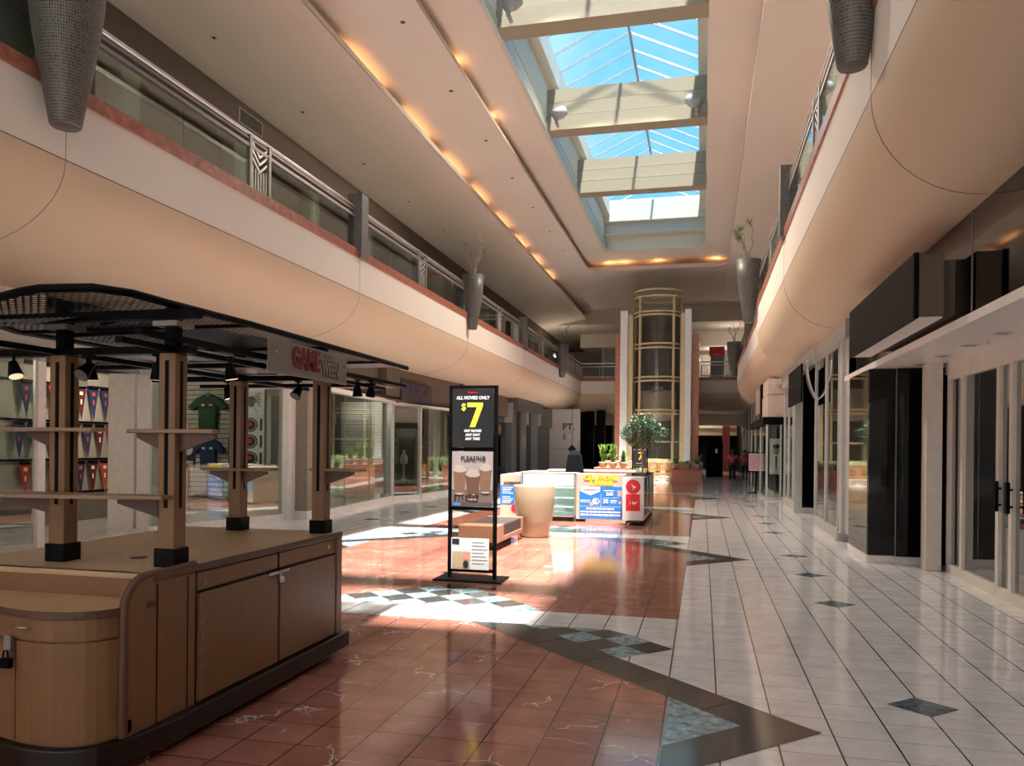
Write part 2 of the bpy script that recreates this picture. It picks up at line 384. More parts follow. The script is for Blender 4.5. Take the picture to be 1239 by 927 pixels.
for k in range(-2, 5):
    y0 = 4.72 + P * k
    if y0 > 32: continue
    ys = y0 + 2.18
    fpoly([(XL, ys), (XR, ys), (XR, ys + 0.6), (XL, ys + 0.6)], Z2, 0)
    both([(-1.55, ys), (XR, y0 + 0.85), (XR, ys)], Z2, 0)                                # white triangle behind the band
    both([(0.67, y0), (-1.53, ys + 0.02), (-2.05, ys), (XR, y0 + 0.43), (0.23, y0), (XR, y0 - 0.43), (XR, y0 - 0.87)], Z3, 2)
    both([(XR, y0 + 0.43), (XR, y0 - 0.43), (0.23, y0)], Z3, 3)
    # thin grout across the band
    for j in range(1, 7):
        q = j * 0.44; x, y = 0.67 - q, y0 + q
        if y < ys: both([(x, y), (x - 0.215, y - 0.215), (x - 0.224, y - 0.206), (x - 0.010, y + 0.010)], Z4, 4)
    # small checkers next to the band, in rotated cells
    cl = 0.39; u0 = y0 + 0.67
    for a in range(2):
        for b in range(9):
            u_a, u_b = u0 + a * cl, u0 + (a + 1) * cl; v_a = y0 + 1.86 + b * cl; v_b = v_a + cl
            pts = [((u - v) / 2, (u + v) / 2) for u, v in ((u_a, v_a), (u_b, v_a), (u_b, v_b), (u_a, v_b))]
            if max(p[1] for p in pts) > ys + 0.28: continue
            mi = 3 if (a + b) % 2 == 0 and b < 8 else 2
            pts = [(x, min(y, ys)) for x, y in pts]
            both(pts, Z4 if mi == 3 else Z3, mi)
    # checkered triangle standing on the strip
    ax, ay = CX + 0.08, y0 + 4.03; bl = y0 + 2.84; n = int((ay - bl) / 0.195)
    for a in range(7):
        for b in range(7):
            if (a + b) > 6: continue
            c_, s_ = a * 0.395, b * 0.395
            q = [(c_, s_), (c_ + 0.395, s_), (c_ + 0.395, s_ + 0.395), (c_, s_ + 0.395)]
            pts = [(ax + (i - j) / 2, ay - (i + j) / 2) for i, j in q]
            if min(p[1] for p in pts) < bl - 0.2 and (a + b) % 1 == 0:
                pp = []
                for i in range(4):                                                        # clip at the base line
                    (x1, y1), (x2, y2) = pts[i], pts[(i + 1) % 4]
                    if y1 >= bl: pp.append((x1, y1))
                    if (y1 >= bl) != (y2 >= bl): tt = (bl - y1) / (y2 - y1); pp.append((x1 + (x2 - x1) * tt, bl))
                pts = pp
            if len(pts) < 3: continue
            fpoly(pts[::-1], Z3, 2 if (a + b) % 2 == 0 and (a % 2 == 0) or (a + b) % 2 == 0 else 3)
    for dy in (0.65, 4.0, 5.92):
        both([(1.35, y0 + dy - 0.19), (1.56, y0 + dy), (1.35, y0 + dy + 0.19), (1.14, y0 + dy)], Z2, 5)
floor = st(fl.build('floor', [M['white'], M['red'], M['black_tile'], M['blue_tile'], M['grout'], M['green_tile']]))

# ---------------------------------------------------------------- balconies and soffits
Y0, YE, YF = -9, 46, 72
def ell(x0, a, s, z=4.78, zb=3.84, n=10):      # soffit belly, x0 the fascia line, s the outward direction
    return [(x0 + s * a * (1 - math.cos(PI / 2 * i / n)), z - (z - zb) * math.sin(PI / 2 * i / n)) for i in range(n + 1)]
M['fl2'] = mat('beige_upper_floor', (0.62, 0.56, 0.50), 0.3)
def balcony(name, x0, a, s, ya, yb, xback):
    m = MB(); pr = ell(x0, a, s)
    n = len(pr)
    m.cur = 0
    m.add([(x0, ya, 4.78), (x0, yb, 4.78), (x0, yb, 5.5), (x0, ya, 5.5)], [(0, 1, 2, 3)])
    m.cur = 1
    m.add([(x, y, z) for y in (ya, yb) for x, z in pr], [(i, i + 1, n + i + 1, n + i) for i in range(n - 1)], True)
    xe, ze = pr[-1]
    m.add([(xe, ya, ze), (xe, yb, ze), (xback, yb, ze), (xback, ya, ze)], [(0, 1, 2, 3)])
    m.cur = 2
    m.add([(x0, ya, 5.5), (x0, yb, 5.5), (xback, yb, 5.5), (xback, ya, 5.5)], [(0, 1, 2, 3)])
    cap = [(x0, 5.5), (x0, 4.78)] + pr[1:] + [(xback, ze), (xback, 5.5)]
    m.cur = 0
    for y in (ya, yb): m.add([(x, y, z) for x, z in cap], [tuple(range(len(cap)))])
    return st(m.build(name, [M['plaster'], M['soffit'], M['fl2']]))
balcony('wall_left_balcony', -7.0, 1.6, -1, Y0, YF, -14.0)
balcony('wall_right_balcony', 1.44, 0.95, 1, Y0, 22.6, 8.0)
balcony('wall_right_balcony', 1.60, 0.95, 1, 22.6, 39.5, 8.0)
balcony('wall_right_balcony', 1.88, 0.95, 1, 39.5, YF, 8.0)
# far end balcony, across the hall
m = MB(); pr = ell(YE, 1.5, 1)
n = len(pr)
m.add([(-7.0, YE, 4.78), (1.88, YE, 4.78), (1.88, YE, 5.5), (-7.0, YE, 5.5)], [(0, 1, 2, 3)])
m.cur = 1
m.add([(x, y, z) for x in (-7.0 - .9, 2.5) for y, z in pr], [(i, i + 1, n + i + 1, n + i) for i in range(n - 1)], True)
m.add([(-8.5, pr[-1][0], 3.84), (3, pr[-1][0], 3.84), (3, 52, 3.84), (-8.5, 52, 3.84)], [(0, 1, 2, 3)])
m.cur = 0; m.box(-9, 3, 52, 52.4, 3.1, 5.5); m.box(-9, 6, 56, YF, 3.75, 5.5)
m.add([(-7, YE, 5.5), (1.88, YE, 5.5), (1.88, YF, 5.5), (-7, YF, 5.5)], [(0, 1, 2, 3)])
st(m.build('wall_end_balcony', [M['plaster'], M['soffit']]))
# thin joints that follow the belly
m = MB()
for s, x0, a, ys in ((-1, -7.0, 1.6, (-0.4, 7.4, 15.2, 23.0, 30.8, 38.6)), (1, 1.44, 0.95, (-0.2, 7.6, 15.4))):
    for y in ys:
        pts = [(x0 - s * 0.001, y, z) for z in (5.45, 4.79)] + [(x - s * 0.002, y, z - 0.002) for x, z in ell(x0, a, s)[1:]]
        m.tube(pts, 0.0032, 4)
m.box(-7.004, -6.998, Y0, YE, 4.772, 4.784); m.box(1.438, 1.444, Y0, 22.6, 4.774, 4.782)
st(m.build('trim_joints', M['seam']))
# red marble kerbs on the balcony edges
def kerb(x0, s, ya, yb):
    m = MB(); m.box(min(x0 - s * 0.03, x0 + s * 0.2), max(x0 - s * 0.03, x0 + s * 0.2), ya, yb, 5.5, 5.67); return m
M['redkerb'] = mat('pinkish_red_marble_kerb', (0.33, 0.115, 0.08), 0.3, var=0.35, scale=9)
st(kerb(-7.0, -1, Y0, YE).build('trim_left_kerb', M['redkerb']))
for x0, ya, yb in ((1.44, Y0, 22.6), (1.60, 22.6, 39.5), (1.88, 39.5, YE)): st(kerb(x0, 1, ya, yb).build('trim_right_kerb', M['redkerb']))
m = MB(); m.box(-6.98, 1.86, YE - 0.03, YE + 0.2, 5.5, 5.67); st(m.build('trim_end_kerb', M['redkerb']))

# ---------------------------------------------------------------- ceilings (stepped coves) and skylight
CC = -2.45
def cm(x): return 2 * CC - x
m = MB()
def slab(p0, p1, ya, yb, t=0.12):            # sloping panel between two (x,z) edges
    (x0, z0), (x1, z1) = p0, p1
    m.extr([(x0, z0), (x1, z1), (x1, z1 + t), (x0, z0 + t)], 'y', ya, yb)
for f in (lambda x: x, cm):
    slab((f(-11.0), 9.95), (f(-7.9), 10.5), Y0, YF)
    slab((f(-7.9), 10.5), (f(-8.02), 10.78), Y0, YF, 0.02)       # lip of the cove
    slab((f(-8.9), 10.95), (f(-6.1), 11.2), Y0, 54)
    slab((f(-6.1), 11.2), (f(-6.22), 11.42), Y0, 42.6, 0.02)
    slab((f(-7.2), 11.62), (f(-4.95), 11.7), Y0, 46)
m.box(-6.1, 1.2, 42.6, 54, 11.2, 11.3)                           # panel across the end
m.box(-6.1, 1.2, 42.58, 42.62, 11.205, 11.42)
for sx in (-6.1, 1.2):                                           # rounded inner corners of that opening
    s = 1 if sx < 0 else -1; r = 0.9; c = (sx + s * r, 42.6 - r)
    arc = [(c[0] - s * r * math.cos(PI / 2 * i / 6), c[1] + r * math.sin(PI / 2 * i / 6)) for i in range(7)]
    m.prism([(sx, 42.62)] + arc if s > 0 else list(reversed([(sx, 42.62)] + arc)), 11.2, 11.3)
for ya, yb in ((Y0, 3.8), (40.4, 46)): m.box(-4.95, 0.05, ya, yb, 11.7, 11.8)
for sx in (-4.95, 0.05):
    s = 1 if sx < 0 else -1; r = 0.6; c = (sx + s * r, 40.4 - r)
    arc = [(c[0] - s * r * math.cos(PI / 2 * i / 6), c[1] + r * math.sin(PI / 2 * i / 6)) for i in range(7)]
    m.prism([(sx, 40.42)] + arc if s > 0 else list(reversed([(sx, 40.42)] + arc)), 11.7, 11.8)
st(m.build('ceiling', M['ceil']))
m = MB(); m.box(-11.6, 7, 54, 54.2, 10.2, 11.3); m.box(-11.6, 7, 54, YF, 10.1, 10.2); m.box(-9, 4, 58.6, 58.8, 9.2, 10.1); m.box(-9, 4, 58.6, YF, 9.1, 9.2)
st(m.build('ceiling_far_end', M['ceil']))
m = MB()
for f in (lambda x: x, cm):
    a, b = sorted((f(-11.0), f(-11.25))); m.box(a, b, Y0, YF, 9.15, 10.1)
    a, b = sorted((f(-11.25), f(-14))); m.box(a, b, Y0, YF, 9.15, 9.3)
st(m.build('ceiling_bulkhead', M['ceil_dark']))
# roof over the cove voids so that no sky shows, leaving the skylight free
m = MB()
m.box(-14.2, -5.35, Y0, YF, 12.5, 12.7); m.box(0.45, 9, Y0, YF, 12.5, 12.7); m.box(-5.35, 0.45, Y0, 3.45, 12.5, 12.7); m.box(-5.35, 0.45, 41, YF, 12.5, 12.7)
st(m.build('ceiling_roof', M['ceil_dark']))
m = MB()
m.box(-5.1, -4.95, 3.8, 40.4, 11.7, 13.3); m.box(0.05, 0.2, 3.8, 40.4, 11.7, 13.3)
m.box(-5.1, 0.2, 3.65, 3.8, 11.7, 14.3); m.box(-5.1, 0.2, 40.38, 40.55, 11.705, 14.3)
m.box(-5.35, -5.1, 3.5, 41, 12.4, 12.75); m.box(0.2, 0.45, 3.5, 41, 12.4, 12.75); m.box(-5.1, 0.2, 40.55, 41, 12.4, 12.75)
for x0, x1 in ((-4.97, -4.93), (0.03, 0.07)): m.box(x0, x1, 3.8, 40.4, 12.2, 12.24)
m.cur = 1
m.box(-5.1, -4.66, 3.8, 40.4, 13.3, 14.0); m.box(-0.24, 0.2, 3.8, 40.4, 13.3, 14.0)
m.box(-4.95, 0.05, 39.6, 40.4, 13.0, 14.0); m.box(-4.95, 0.05, 39.9, 40.4, 12.45, 13.0)
m.box(-5.02, -4.9, 3.8, 40.4, 11.66, 11.9)
st(m.build('trim_skylight_well', [M['well'], M['curb']]))
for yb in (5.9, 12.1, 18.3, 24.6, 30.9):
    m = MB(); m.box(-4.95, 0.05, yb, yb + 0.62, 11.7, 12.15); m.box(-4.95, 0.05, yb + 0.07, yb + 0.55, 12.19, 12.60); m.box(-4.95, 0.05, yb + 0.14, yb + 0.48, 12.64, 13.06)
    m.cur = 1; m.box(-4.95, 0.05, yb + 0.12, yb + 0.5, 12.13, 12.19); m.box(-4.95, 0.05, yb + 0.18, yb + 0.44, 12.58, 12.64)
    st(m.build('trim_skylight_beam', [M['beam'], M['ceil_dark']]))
m = MB()
m.add([(-4.66, 3.8, 14), (-4.66, 40.4, 14), (-2.41, 40.4, 15.05), (-2.41, 3.8, 15.05)], [(0, 1, 2, 3)])
m.add([(-0.24, 3.8, 14), (-0.24, 40.4, 14), (-2.41, 40.4, 15.05), (-2.41, 3.8, 15.05)], [(0, 1, 2, 3)])
m.add([(-4.66, 40.4, 14), (-0.24, 40.4, 14), (-2.41, 40.4, 15.05)], [(0, 1, 2)]); m.add([(-4.66, 3.8, 14), (-0.24, 3.8, 14), (-2.41, 3.8, 15.05)], [(0, 1, 2)])
st(m.build('window_skylight', M['sky_glass']))
m = MB()
m.cyl((-2.41, 3.8, 15.0), (-2.41, 40.4, 15.0), 0.05, n=6)
y = 4.0
while y < 40.5:
    for dy in (-0.05, 0.05):
        m.cyl((-4.66, y + dy, 13.97), (-2.41, y + dy, 15.0), 0.016, n=5); m.cyl((-0.24, y + dy, 13.97), (-2.41, y + dy, 15.0), 0.016, n=5)
    y += 1.13
st(m.build('trim_skylight_rafters', M['frame_w']))

# ---------------------------------------------------------------- walls of the two storeys
m = MB(); m.box(-14.2, -14.0, Y0, YF, -0.3, 12.5); st(m.build('wall_left', M['darkwall']))
m = MB(); m.box(8.0, 8.2, Y0, YF, -0.3, 12.5); st(m.build('wall_right', M['darkwall']))
m = MB(); m.box(-14.2, 8.2, YF, YF + 0.2, -0.3, 12.5); st(m.build('wall_far', M['greywall']))
# added court behind the viewpoint, invented to bounce daylight into the hall
m = MB(); m.box(-18, 9, -34.2, -34, 0, 15); m.box(-18.2, -18, -34, Y0, 0, 15); m.box(9, 9.2, -34, Y0, 0, 15); m.box(-18.2, -14, Y0, Y0 + 0.2, 0, 15); m.box(8, 9.2, Y0, Y0 + 0.2, 0, 15); m.box(-14, 8, Y0 - 0.1, Y0, 12.3, 15)
st(m.build('wall_added_court', M['ceil']))
# upper storefronts, left and right: dark fascia, glazing, columns
def upper(side):
    f = (lambda x: x) if side < 0 else (lambda x: cm(x))
    m = MB()
    def bx(x0, x1, *r): a, b = sorted((f(x0), f(x1))); m.box(a, b, *r)
    bx(-11.7, -11.9, Y0, YF, 8.3, 9.2)
    m.cur = 1
    for k in range(-3, 15):
        y = k * 3.9 + 1.7
        bx(-11.35, -11.85, y, y + 0.55, 5.5, 9.2)
    m.cur = 2
    for k in range(-3, 15):
        y = k * 3.9 + 2.3
        bx(-11.78, -11.84, y, y + 3.3, 5.5, 5.62); bx(-11.78, -11.84, y + 1.6, y + 1.66, 5.5, 8.3)
    st(m.build('wall_upper_shops', [M['ceil_dark'], M['curb'], M['alu']]))
    m = MB(); a, b = f(-11.8), f(-11.81); m.box(min(a, b), max(a, b), Y0, YF, 5.55, 8.3); st(m.build('window_upper_shops', M['shop_glass']))
    m = MB(); bx(-13.0, -13.1, Y0, YF, 5.5, 9.2)
    m.cur = 1
    for k in range(-2, 14, 2): bx(-12.9, -12.95, k * 3.9 + 2.6, k * 3.9 + 5, 5.9, 7.9)
    st(m.build('wall_upper_back', [M['greywall'], M['shopwhite']]))
upper(-1); upper(1)
# upper far end
m = MB(); m.box(-12, 7, 62, 62.2, 5.5, 9.2)
m.cur = 1; m.box(-0.4, 1.6, 61.9, 62, 5.6, 8.8)
st(m.build('wall_upper_end', [M['greywall'], M['shopwhite']]))

# ---------------------------------------------------------------- warm lamps in the cove troughs, then added fill lamps
def plight(name, loc, e, col=(1, 0.62, 0.30), r=0.05):
    d = bpy.data.lights.new(name, 'POINT'); d.energy = e; d.color = col; d.shadow_soft_size = r
    o = bpy.data.objects.new(name, d); C.objects.link(o); o.location = loc; return o
COVE = 1.7
def tube(name, loc, e, L=2.2):
    d = bpy.data.lights.new(name, 'AREA'); d.shape = 'RECTANGLE'; d.size = 0.08; d.size_y = L; d.energy = e; d.color = (1, 0.50, 0.20)
    o = bpy.data.objects.new(name, d); C.objects.link(o); o.location = loc; o.rotation_euler = (PI, 0.5 * (1 if loc[0] < CC else -1) * -1, 0); return o
for y in (9.6, 12.4, 18.0, 21.6, 25.0, 28.2, 31.6, 35, 38.6, 42):
    tube('cove_lamp', (-8.22, y, 10.68), COVE); tube('cove_lamp', (cm(-8.22), y, 10.68), COVE)
for y in (15.5, 19.5, 23): plight('cove_lamp', (-6.35, y, 11.42), COVE * 0.5, (1, 0.5, 0.2))
for x in (-5, -4.2, -2.4, 0.6): plight('cove_lamp', (x, 42.85, 11.45), COVE * 0.75, (1, 0.5, 0.2))
for x in (-0.5, 1.5, 3): plight('cove_lamp', (x, 54.5, 10.5), 25)
for x in (0, 2): plight('cove_lamp', (x, 59, 9.5), 25)

for x, y, z, e in ((-11.2, 13.2, 2.85, 9), (-11.5, 8, 2.85, 9), (-10.6, 18.5, 2.8, 16), (-10.5, 24, 2.8, 14), (-1, 55, 3.6, 40), (-4, 58, 3.5, 25), (3.0, 28, 3.3, 18), (3.0, 23, 3.3, 8), (-10, 54, 8.0, 14), (2, 56, 8.6, 14), (1.0, 60.5, 8.3, 14)):
    plight('shop_fill_lamp', (x, y, z), e, (1, 0.84, 0.66), 0.12)  # added fill lamps, guessed fittings that brighten shops and the far end
for k in range(8):
    for x in (-12.4, cm(-12.4)): plight('gallery_fill_lamp', (x, 2 + 6.2 * k, 9.05), 55, (1, 0.88, 0.74), 0.03)  # added lamps, bouncing light off the gallery floor onto the ceiling strip
# recessed downlights in the ceilings (seen as small dark holes)
def downlight(x, y, z, r=0.055, label=None, group=None, trimmat='black'):
    t = thing('ceiling_downlight', label, 'downlight', (x, y, z), group)
    m = MB(); m.lathe([(r * 0.75, 0.03), (r * 0.8, -0.004), (r * 1.15, -0.006), (r * 1.2, 0.0)], (x, y, z), 16); m.build('ring', M['alu' if trimmat != 'black' else 'bronze'], t)
    m = MB(); m.lathe([(0.001, 0.0), (r * 0.8, 0.0)], (x, y, z - 0.002), 16); m.build('lens', M['dark_lens' if trimmat != 'black' else 'black'], t)
    return t
def zl(x): return 10.5 + (x + 7.9) * 0.55 / 3.1
dl = downlight(-10.05, 7, zl(-10.05) - 0.002, label='small dark recessed light in the low ceiling strip above the left balcony', group='recessed lights over the left balcony')
for k in range(1, 11): dup(dl, (-10.05, 7 + 3.75 * k, zl(-10.05) - 0.002))
z2 = 10.95 + (8.9 - 6.66) * 0.25 / 2.8
dl = downlight(-6.66, 9.6, z2 - 0.002, label='small dark recessed light in the middle ceiling strip left of the skylight', group='recessed lights left of the skylight')
for k in range(1, 9): dup(dl, (-6.66, 9.6 + 3.5 * k, z2 - 0.002))
dl = downlight(1.62, 10.0, z2 + 0.04, label='small dark recessed light in the ceiling strip right of the skylight', group='recessed lights right of the skylight')
for k in range(1, 9): dup(dl, (1.62, 10 + 3.5 * k, z2 + 0.04))
dl = downlight(-4.0, 44.5, 11.198, label='small dark recessed light in the ceiling before the glass lift', group='recessed lights above the lift')
for x, y in ((-1.5, 44.5), (0.6, 44.5), (-5.4, 44.5), (-3.2, 47.5), (-0.2, 47.5)): dup(dl, (x, y, 11.198))
t = thing('air_vent', 'dark rectangular air vent in the brown bulkhead above the left balcony', 'vent', (-10.99, 17.4, 9.5))
MB().box(-11.0, -10.985, 16.9, 17.95, 9.42, 9.78).build('frame', M['bronze'], t)
m = MB()
for k in range(7): m.box(-10.985, -10.975, 16.95, 17.9, 9.45 + k * 0.045, 9.475 + k * 0.045)
m.build('louvre', M['black'], t)
# flood lights clamped on the skylight beams
def flood(x, y, s, label):
    t = thing('flood_light', label, 'flood light', (x, y, 12.0))
    m = MB(); m.lathe([(0.0, -0.25), (0.17, -0.23), (0.19, 0.0), (0.15, 0.16), (0.0, 0.18)], (0, 0, 0), 20); me = m
    mm = MB(); q = Matrix.Rotation(math.radians(55) * s, 3, 'Y') @ Matrix.Rotation(math.radians(-25), 3, 'X')
    mm.add([q @ Vector(v) + Vector((x + s * 0.12, y - 0.32, 12.1)) for v in m.v], m.f, True)
    mm.build('lamp_housing', M['frame_w'], t)
    d = bpy.data.lights.new('flood_lamp', 'SPOT'); d.energy = FLOOD; d.spot_size = 1.9; d.spot_blend = 1; d.shadow_soft_size = 0.3; d.color = (1, 0.86, 0.70)
    o = bpy.data.objects.new('flood_lamp', d); C.objects.link(o); o.location = (x + s * 0.3, y - 0.5, 11.9); o.rotation_euler = Vector((s * 0.9, -0.25, -1.0)).to_track_quat('-Z', 'Y').to_euler()
    m = MB(); m.box(x - 0.04, x + 0.04, y - 0.36, y - 0.02, 11.76, 11.82); m.box(x - 0.05, x + 0.05, y - 0.38, y - 0.34, 11.76, 12.15); m.build('bracket', M['frame_w'], t)
FLOOD = 480
flood(-4.55, 18.3, 1, 'white flood light on the left end of the nearest skylight beam')
flood(-4.55, 24.6, 1, 'white flood light on the left end of the second skylight beam')
flood(-0.28, 24.6, -1, 'white flood light on the right end of the second skylight beam')
for yb in ():
    flood(-4.55, yb, 1, 'white flood light out of view on a skylight beam near the camera, left end'); flood(-0.28, yb, -1, 'white flood light out of view on a skylight beam near the camera, right end')

# ---------------------------------------------------------------- mosaic planters hanging at the balcony edge
def planter_mesh(R0, h, c, zt):
    prof = [(0.0, -h), (R0 * 0.36, -h), (R0 * 0.40, -h + 0.02), (R0 * 0.62, -h * 0.72), (R0 * 0.80, -h * 0.50), (R0 * 0.93, -h * 0.28), (R0, -0.0), (R0 * 0.9, 0.0), (R0 * 0.88, -0.12), (0, -0.12)]
    m = MB(); m.lathe(prof, (c[0], c[1], zt), 36); return m
def uv_planter(o, c, R0):
    me = o.data; uv = me.uv_layers.new(name='UVMap')
    for p in me.polygons:
        angs = [math.atan2(me.vertices[v].co.y, me.vertices[v].co.x) for v in p.vertices]
        for li, v, a in zip(p.loop_indices, p.vertices, angs):
            if a < 0 and max(angs) > PI * 0.7: a += 2 * PI
            uv.data[li].uv = (a * 0.32, me.vertices[v].co.z * 0.8)
def twigs(t, seed, z0, h=0.9, c=(0, 0), leafy=True, spread=0.35, green='leaf3', n=5):
    rnd = random.Random(seed); m = MB(); lv = MB()
    for i in range(n):
        a = rnd.random() * 6.28; x, y = c[0] + 0.05 * math.cos(a), c[1] + 0.05 * math.sin(a); pts = [(x, y, z0)]
        hh = h * rnd.uniform(0.6, 1.0); k = 7
        for j in range(1, k):
            a += rnd.uniform(-0.7, 0.7); d = spread * (j / k) ** 1.2
            pts.append((c[0] + d * math.cos(a) * rnd.uniform(.7, 1.1), c[1] + d * math.sin(a) * rnd.uniform(.7, 1.1), z0 + hh * j / k))
        m.tube(pts, 0.017, 5, 0.007)
        tip = Vector(pts[-1])
        for q in range(48 if leafy else 12):
            d = Vector((rnd.uniform(-1, 1), rnd.uniform(-1, 1), rnd.uniform(-0.5, 1))).normalized(); L = rnd.uniform(0.14, 0.26) * (1 if leafy else 0.6)
            s_ = d.cross(Vector((0, 0, 1))).normalized() * 0.013
            lv.add([tip - s_, tip + s_, tip + d * L], [(0, 1, 2)])
    m.build('stem', M['bark'], t); lv.build('leaves', M[green], t)
def hanging_planter(x, y, R0, h, zt, label, seed, leafy, plant=True, hh=0.9):
    t = thing('mosaic_planter', label, 'planter', (x, y, zt))
    o = planter_mesh(R0, h, (x, y), zt).build('pot', M['mosaic'], t); uv_planter(o, (x, y), R0)
    m = MB(); m.lathe([(0.001, -0.10), (R0 * 0.86, -0.10)], (x, y, zt), 20); m.build('soil', M['soil'], t)
    if plant: twigs(t, seed, zt - 0.1, hh, (x, y), leafy, 0.4)
    return t
hanging_planter(-6.75, 7.13, 0.40, 1.88, 6.9, 'large grey mosaic planter on the left balcony, cut by the photo top', 1, False)
hanging_planter(-6.85, 23.0, 0.33, 1.65, 6.82, 'grey mosaic planter on the left balcony with thin twisting branches, above the movie sign', 2, False, hh=1.4)
hanging_planter(-6.85, 38.7, 0.33, 1.65, 6.75, 'far grey mosaic planter on the left balcony with bare curly branches, nearest the lift', 3, False, hh=1.3)
hanging_planter(1.28, 7.6, 0.33, 1.8, 6.85, 'dark mosaic planter hanging from the near right balcony, cut by the photo top', 4, False, plant=False)
hanging_planter(1.22, 23.0, 0.34, 1.75, 6.9, 'grey mosaic planter on the right balcony with spiky green tufts', 5, True, hh=1.4)
hanging_planter(1.45, 39.3, 0.36, 1.65, 6.75, 'far grey mosaic planter on the right balcony with wispy branches', 6, False, hh=1.2)
# square granite posts in the railing
def post(x, y, label, group=None):
    m = MB(); m.box(x - 0.16, x + 0.16, y - 0.16, y + 0.16, 5.5, 6.82); o = m.build('granite_post', M['granite'], bevel=0.01)
    me = o.data
    for v in me.vertices: v.co -= Vector((x, y, 5.5))
    o.location = (x, y, 5.5); return tag(o, label, 'post', group)
post(-7.05, 15.2, 'nearer square speckled granite post in the left balcony railing')
post(-7.05, 30.8, 'farther square speckled granite post in the left balcony railing')
post(1.5, 15.3, 'square dark granite post in the right balcony railing before the spiky plant')
post(1.66, 31.0, 'square granite post in the right balcony railing beyond the spiky plant')

# railing bays: hand rail, mid rail, glass panes and a chevron grille in the middle
def railing(x, ya, yb, label, glassy=True):
    t = thing('balcony_railing', label, 'railing', (x, ya, 5.67)); ym = (ya + yb) / 2
    m = MB(); m.cyl((x, ya, 6.54), (x, yb, 6.54), 0.032, n=12); m.build('hand_rail', M['steel'], t)
    m = MB(); m.box(x - 0.02, x + 0.02, ya, yb, 6.33, 6.38); m.box(x - 0.015, x + 0.015, ya, yb, 6.455, 6.475); m.build('mid_rail', M['bronze'], t)
    for a, b in ((ya, ym - 0.28), (ym + 0.28, yb)):
        m = MB(); c = (a + b) / 2
        m.box(x - 0.006, x + 0.006, a + 0.03, c - 0.01, 5.68, 6.33); m.box(x - 0.006, x + 0.006, c + 0.01, b - 0.03, 5.68, 6.33); m.build('glass_panel', M['rail_glass'], t)
    for y in (ym - 0.28, ym + 0.28): MB().box(x - 0.03, x + 0.03, y - 0.035, y + 0.035, 5.67, 6.52).build('grille_post', M['bronze'], t)
    m = MB()
    for k in range(6):
        y = ym - 0.2 + 0.08 * k; m.box(x - 0.008, x + 0.008, y - 0.01, y + 0.01, 5.67, 6.0 + 0.03 * abs(k - 2.5))
    for z in (6.0, 6.12, 6.24):
        for s in (-1, 1): m.add([(x - 0.01, ym, z), (x - 0.01, ym + s * 0.22, z + 0.18), (x - 0.01, ym + s * 0.22, z + 0.22), (x - 0.01, ym, z + 0.045),
                                 (x + 0.01, ym, z), (x + 0.01, ym + s * 0.22, z + 0.18), (x + 0.01, ym + s * 0.22, z + 0.22), (x + 0.01, ym, z + 0.045)],
                                [(0, 1, 2, 3), (7, 6, 5, 4), (0, 4, 5, 1), (1, 5, 6, 2), (2, 6, 7, 3), (3, 7, 4, 0)])
    m.build('chevron_grille', M['alu'], t)
    return t
railing(-7.05, -0.2, 7.05, 'near left balcony railing beside the big mosaic planter, mostly outside the photo')
railing(-7.05, 7.85, 15.02, 'left balcony railing from the big mosaic planter to the nearer granite post')
railing(-7.05, 15.38, 22.7, 'left balcony railing just beyond the nearer granite post')
railing(-7.05, 23.3, 30.6, 'left balcony railing between the twiggy planter and the farther granite post')
railing(-7.05, 31.0, 38.4, 'left balcony railing beyond the farther granite post')
railing(1.5, 7.9, 15.1, 'right balcony railing between the hanging planter and the dark granite post')
railing(1.5, 15.5, 22.6, 'right balcony railing between the granite post and the spiky planter')
railing(1.68, 23.3, 30.8, 'right balcony railing beyond the spiky planter')
railing(1.7, 31.2, 38.9, 'right balcony railing beside the far mosaic planter')
def bar_railing(p0, p1, label):
    a, b = Vector(p0), Vector(p1); t = thing('bar_railing', label, 'railing', (a.x, a.y, 5.67)); L = (b - a).length; d = (b - a) / L
    m = MB(); m.cyl((a.x, a.y, 6.54), (b.x, b.y, 6.54), 0.035); m.cyl((a.x, a.y, 6.36), (b.x, b.y, 6.36), 0.022); m.cyl((a.x, a.y, 5.76), (b.x, b.y, 5.76), 0.02); m.build('rails', M['steel'], t)
    m = MB(); k = int(L / 0.16)
    for i in range(k + 1):
        q = a + d * (L * i / k); m.cyl((q.x, q.y, 5.67), (q.x, q.y, 6.36), 0.028 if i % 6 == 0 else 0.010, n=6)
    m.build('balusters', M['bronze'], t)
    i = 1.0
    while i < L - 0.4:
        q = a + d * i; m = MB()
        for s in (-1, 1):
            for zz in (5.9, 6.05): m.cyl((q.x, q.y, zz), (q.x + d.x * s * 0.25, q.y + d.y * s * 0.25, zz + 0.3), 0.013, n=5)
        m.build('chevron', M['bronze'], t); i += 1.35
bar_railing((-7.0, 39.1, 0), (-7.0, 45.95, 0), 'short barred railing at the far corner of the left balcony')
bar_railing((-6.95, 46.05, 0), (-4.75, 46.05, 0), 'barred railing of the end balcony left of the lift')
bar_railing((-0.1, 46.05, 0), (1.85, 46.05, 0), 'barred railing of the end balcony right of the lift')

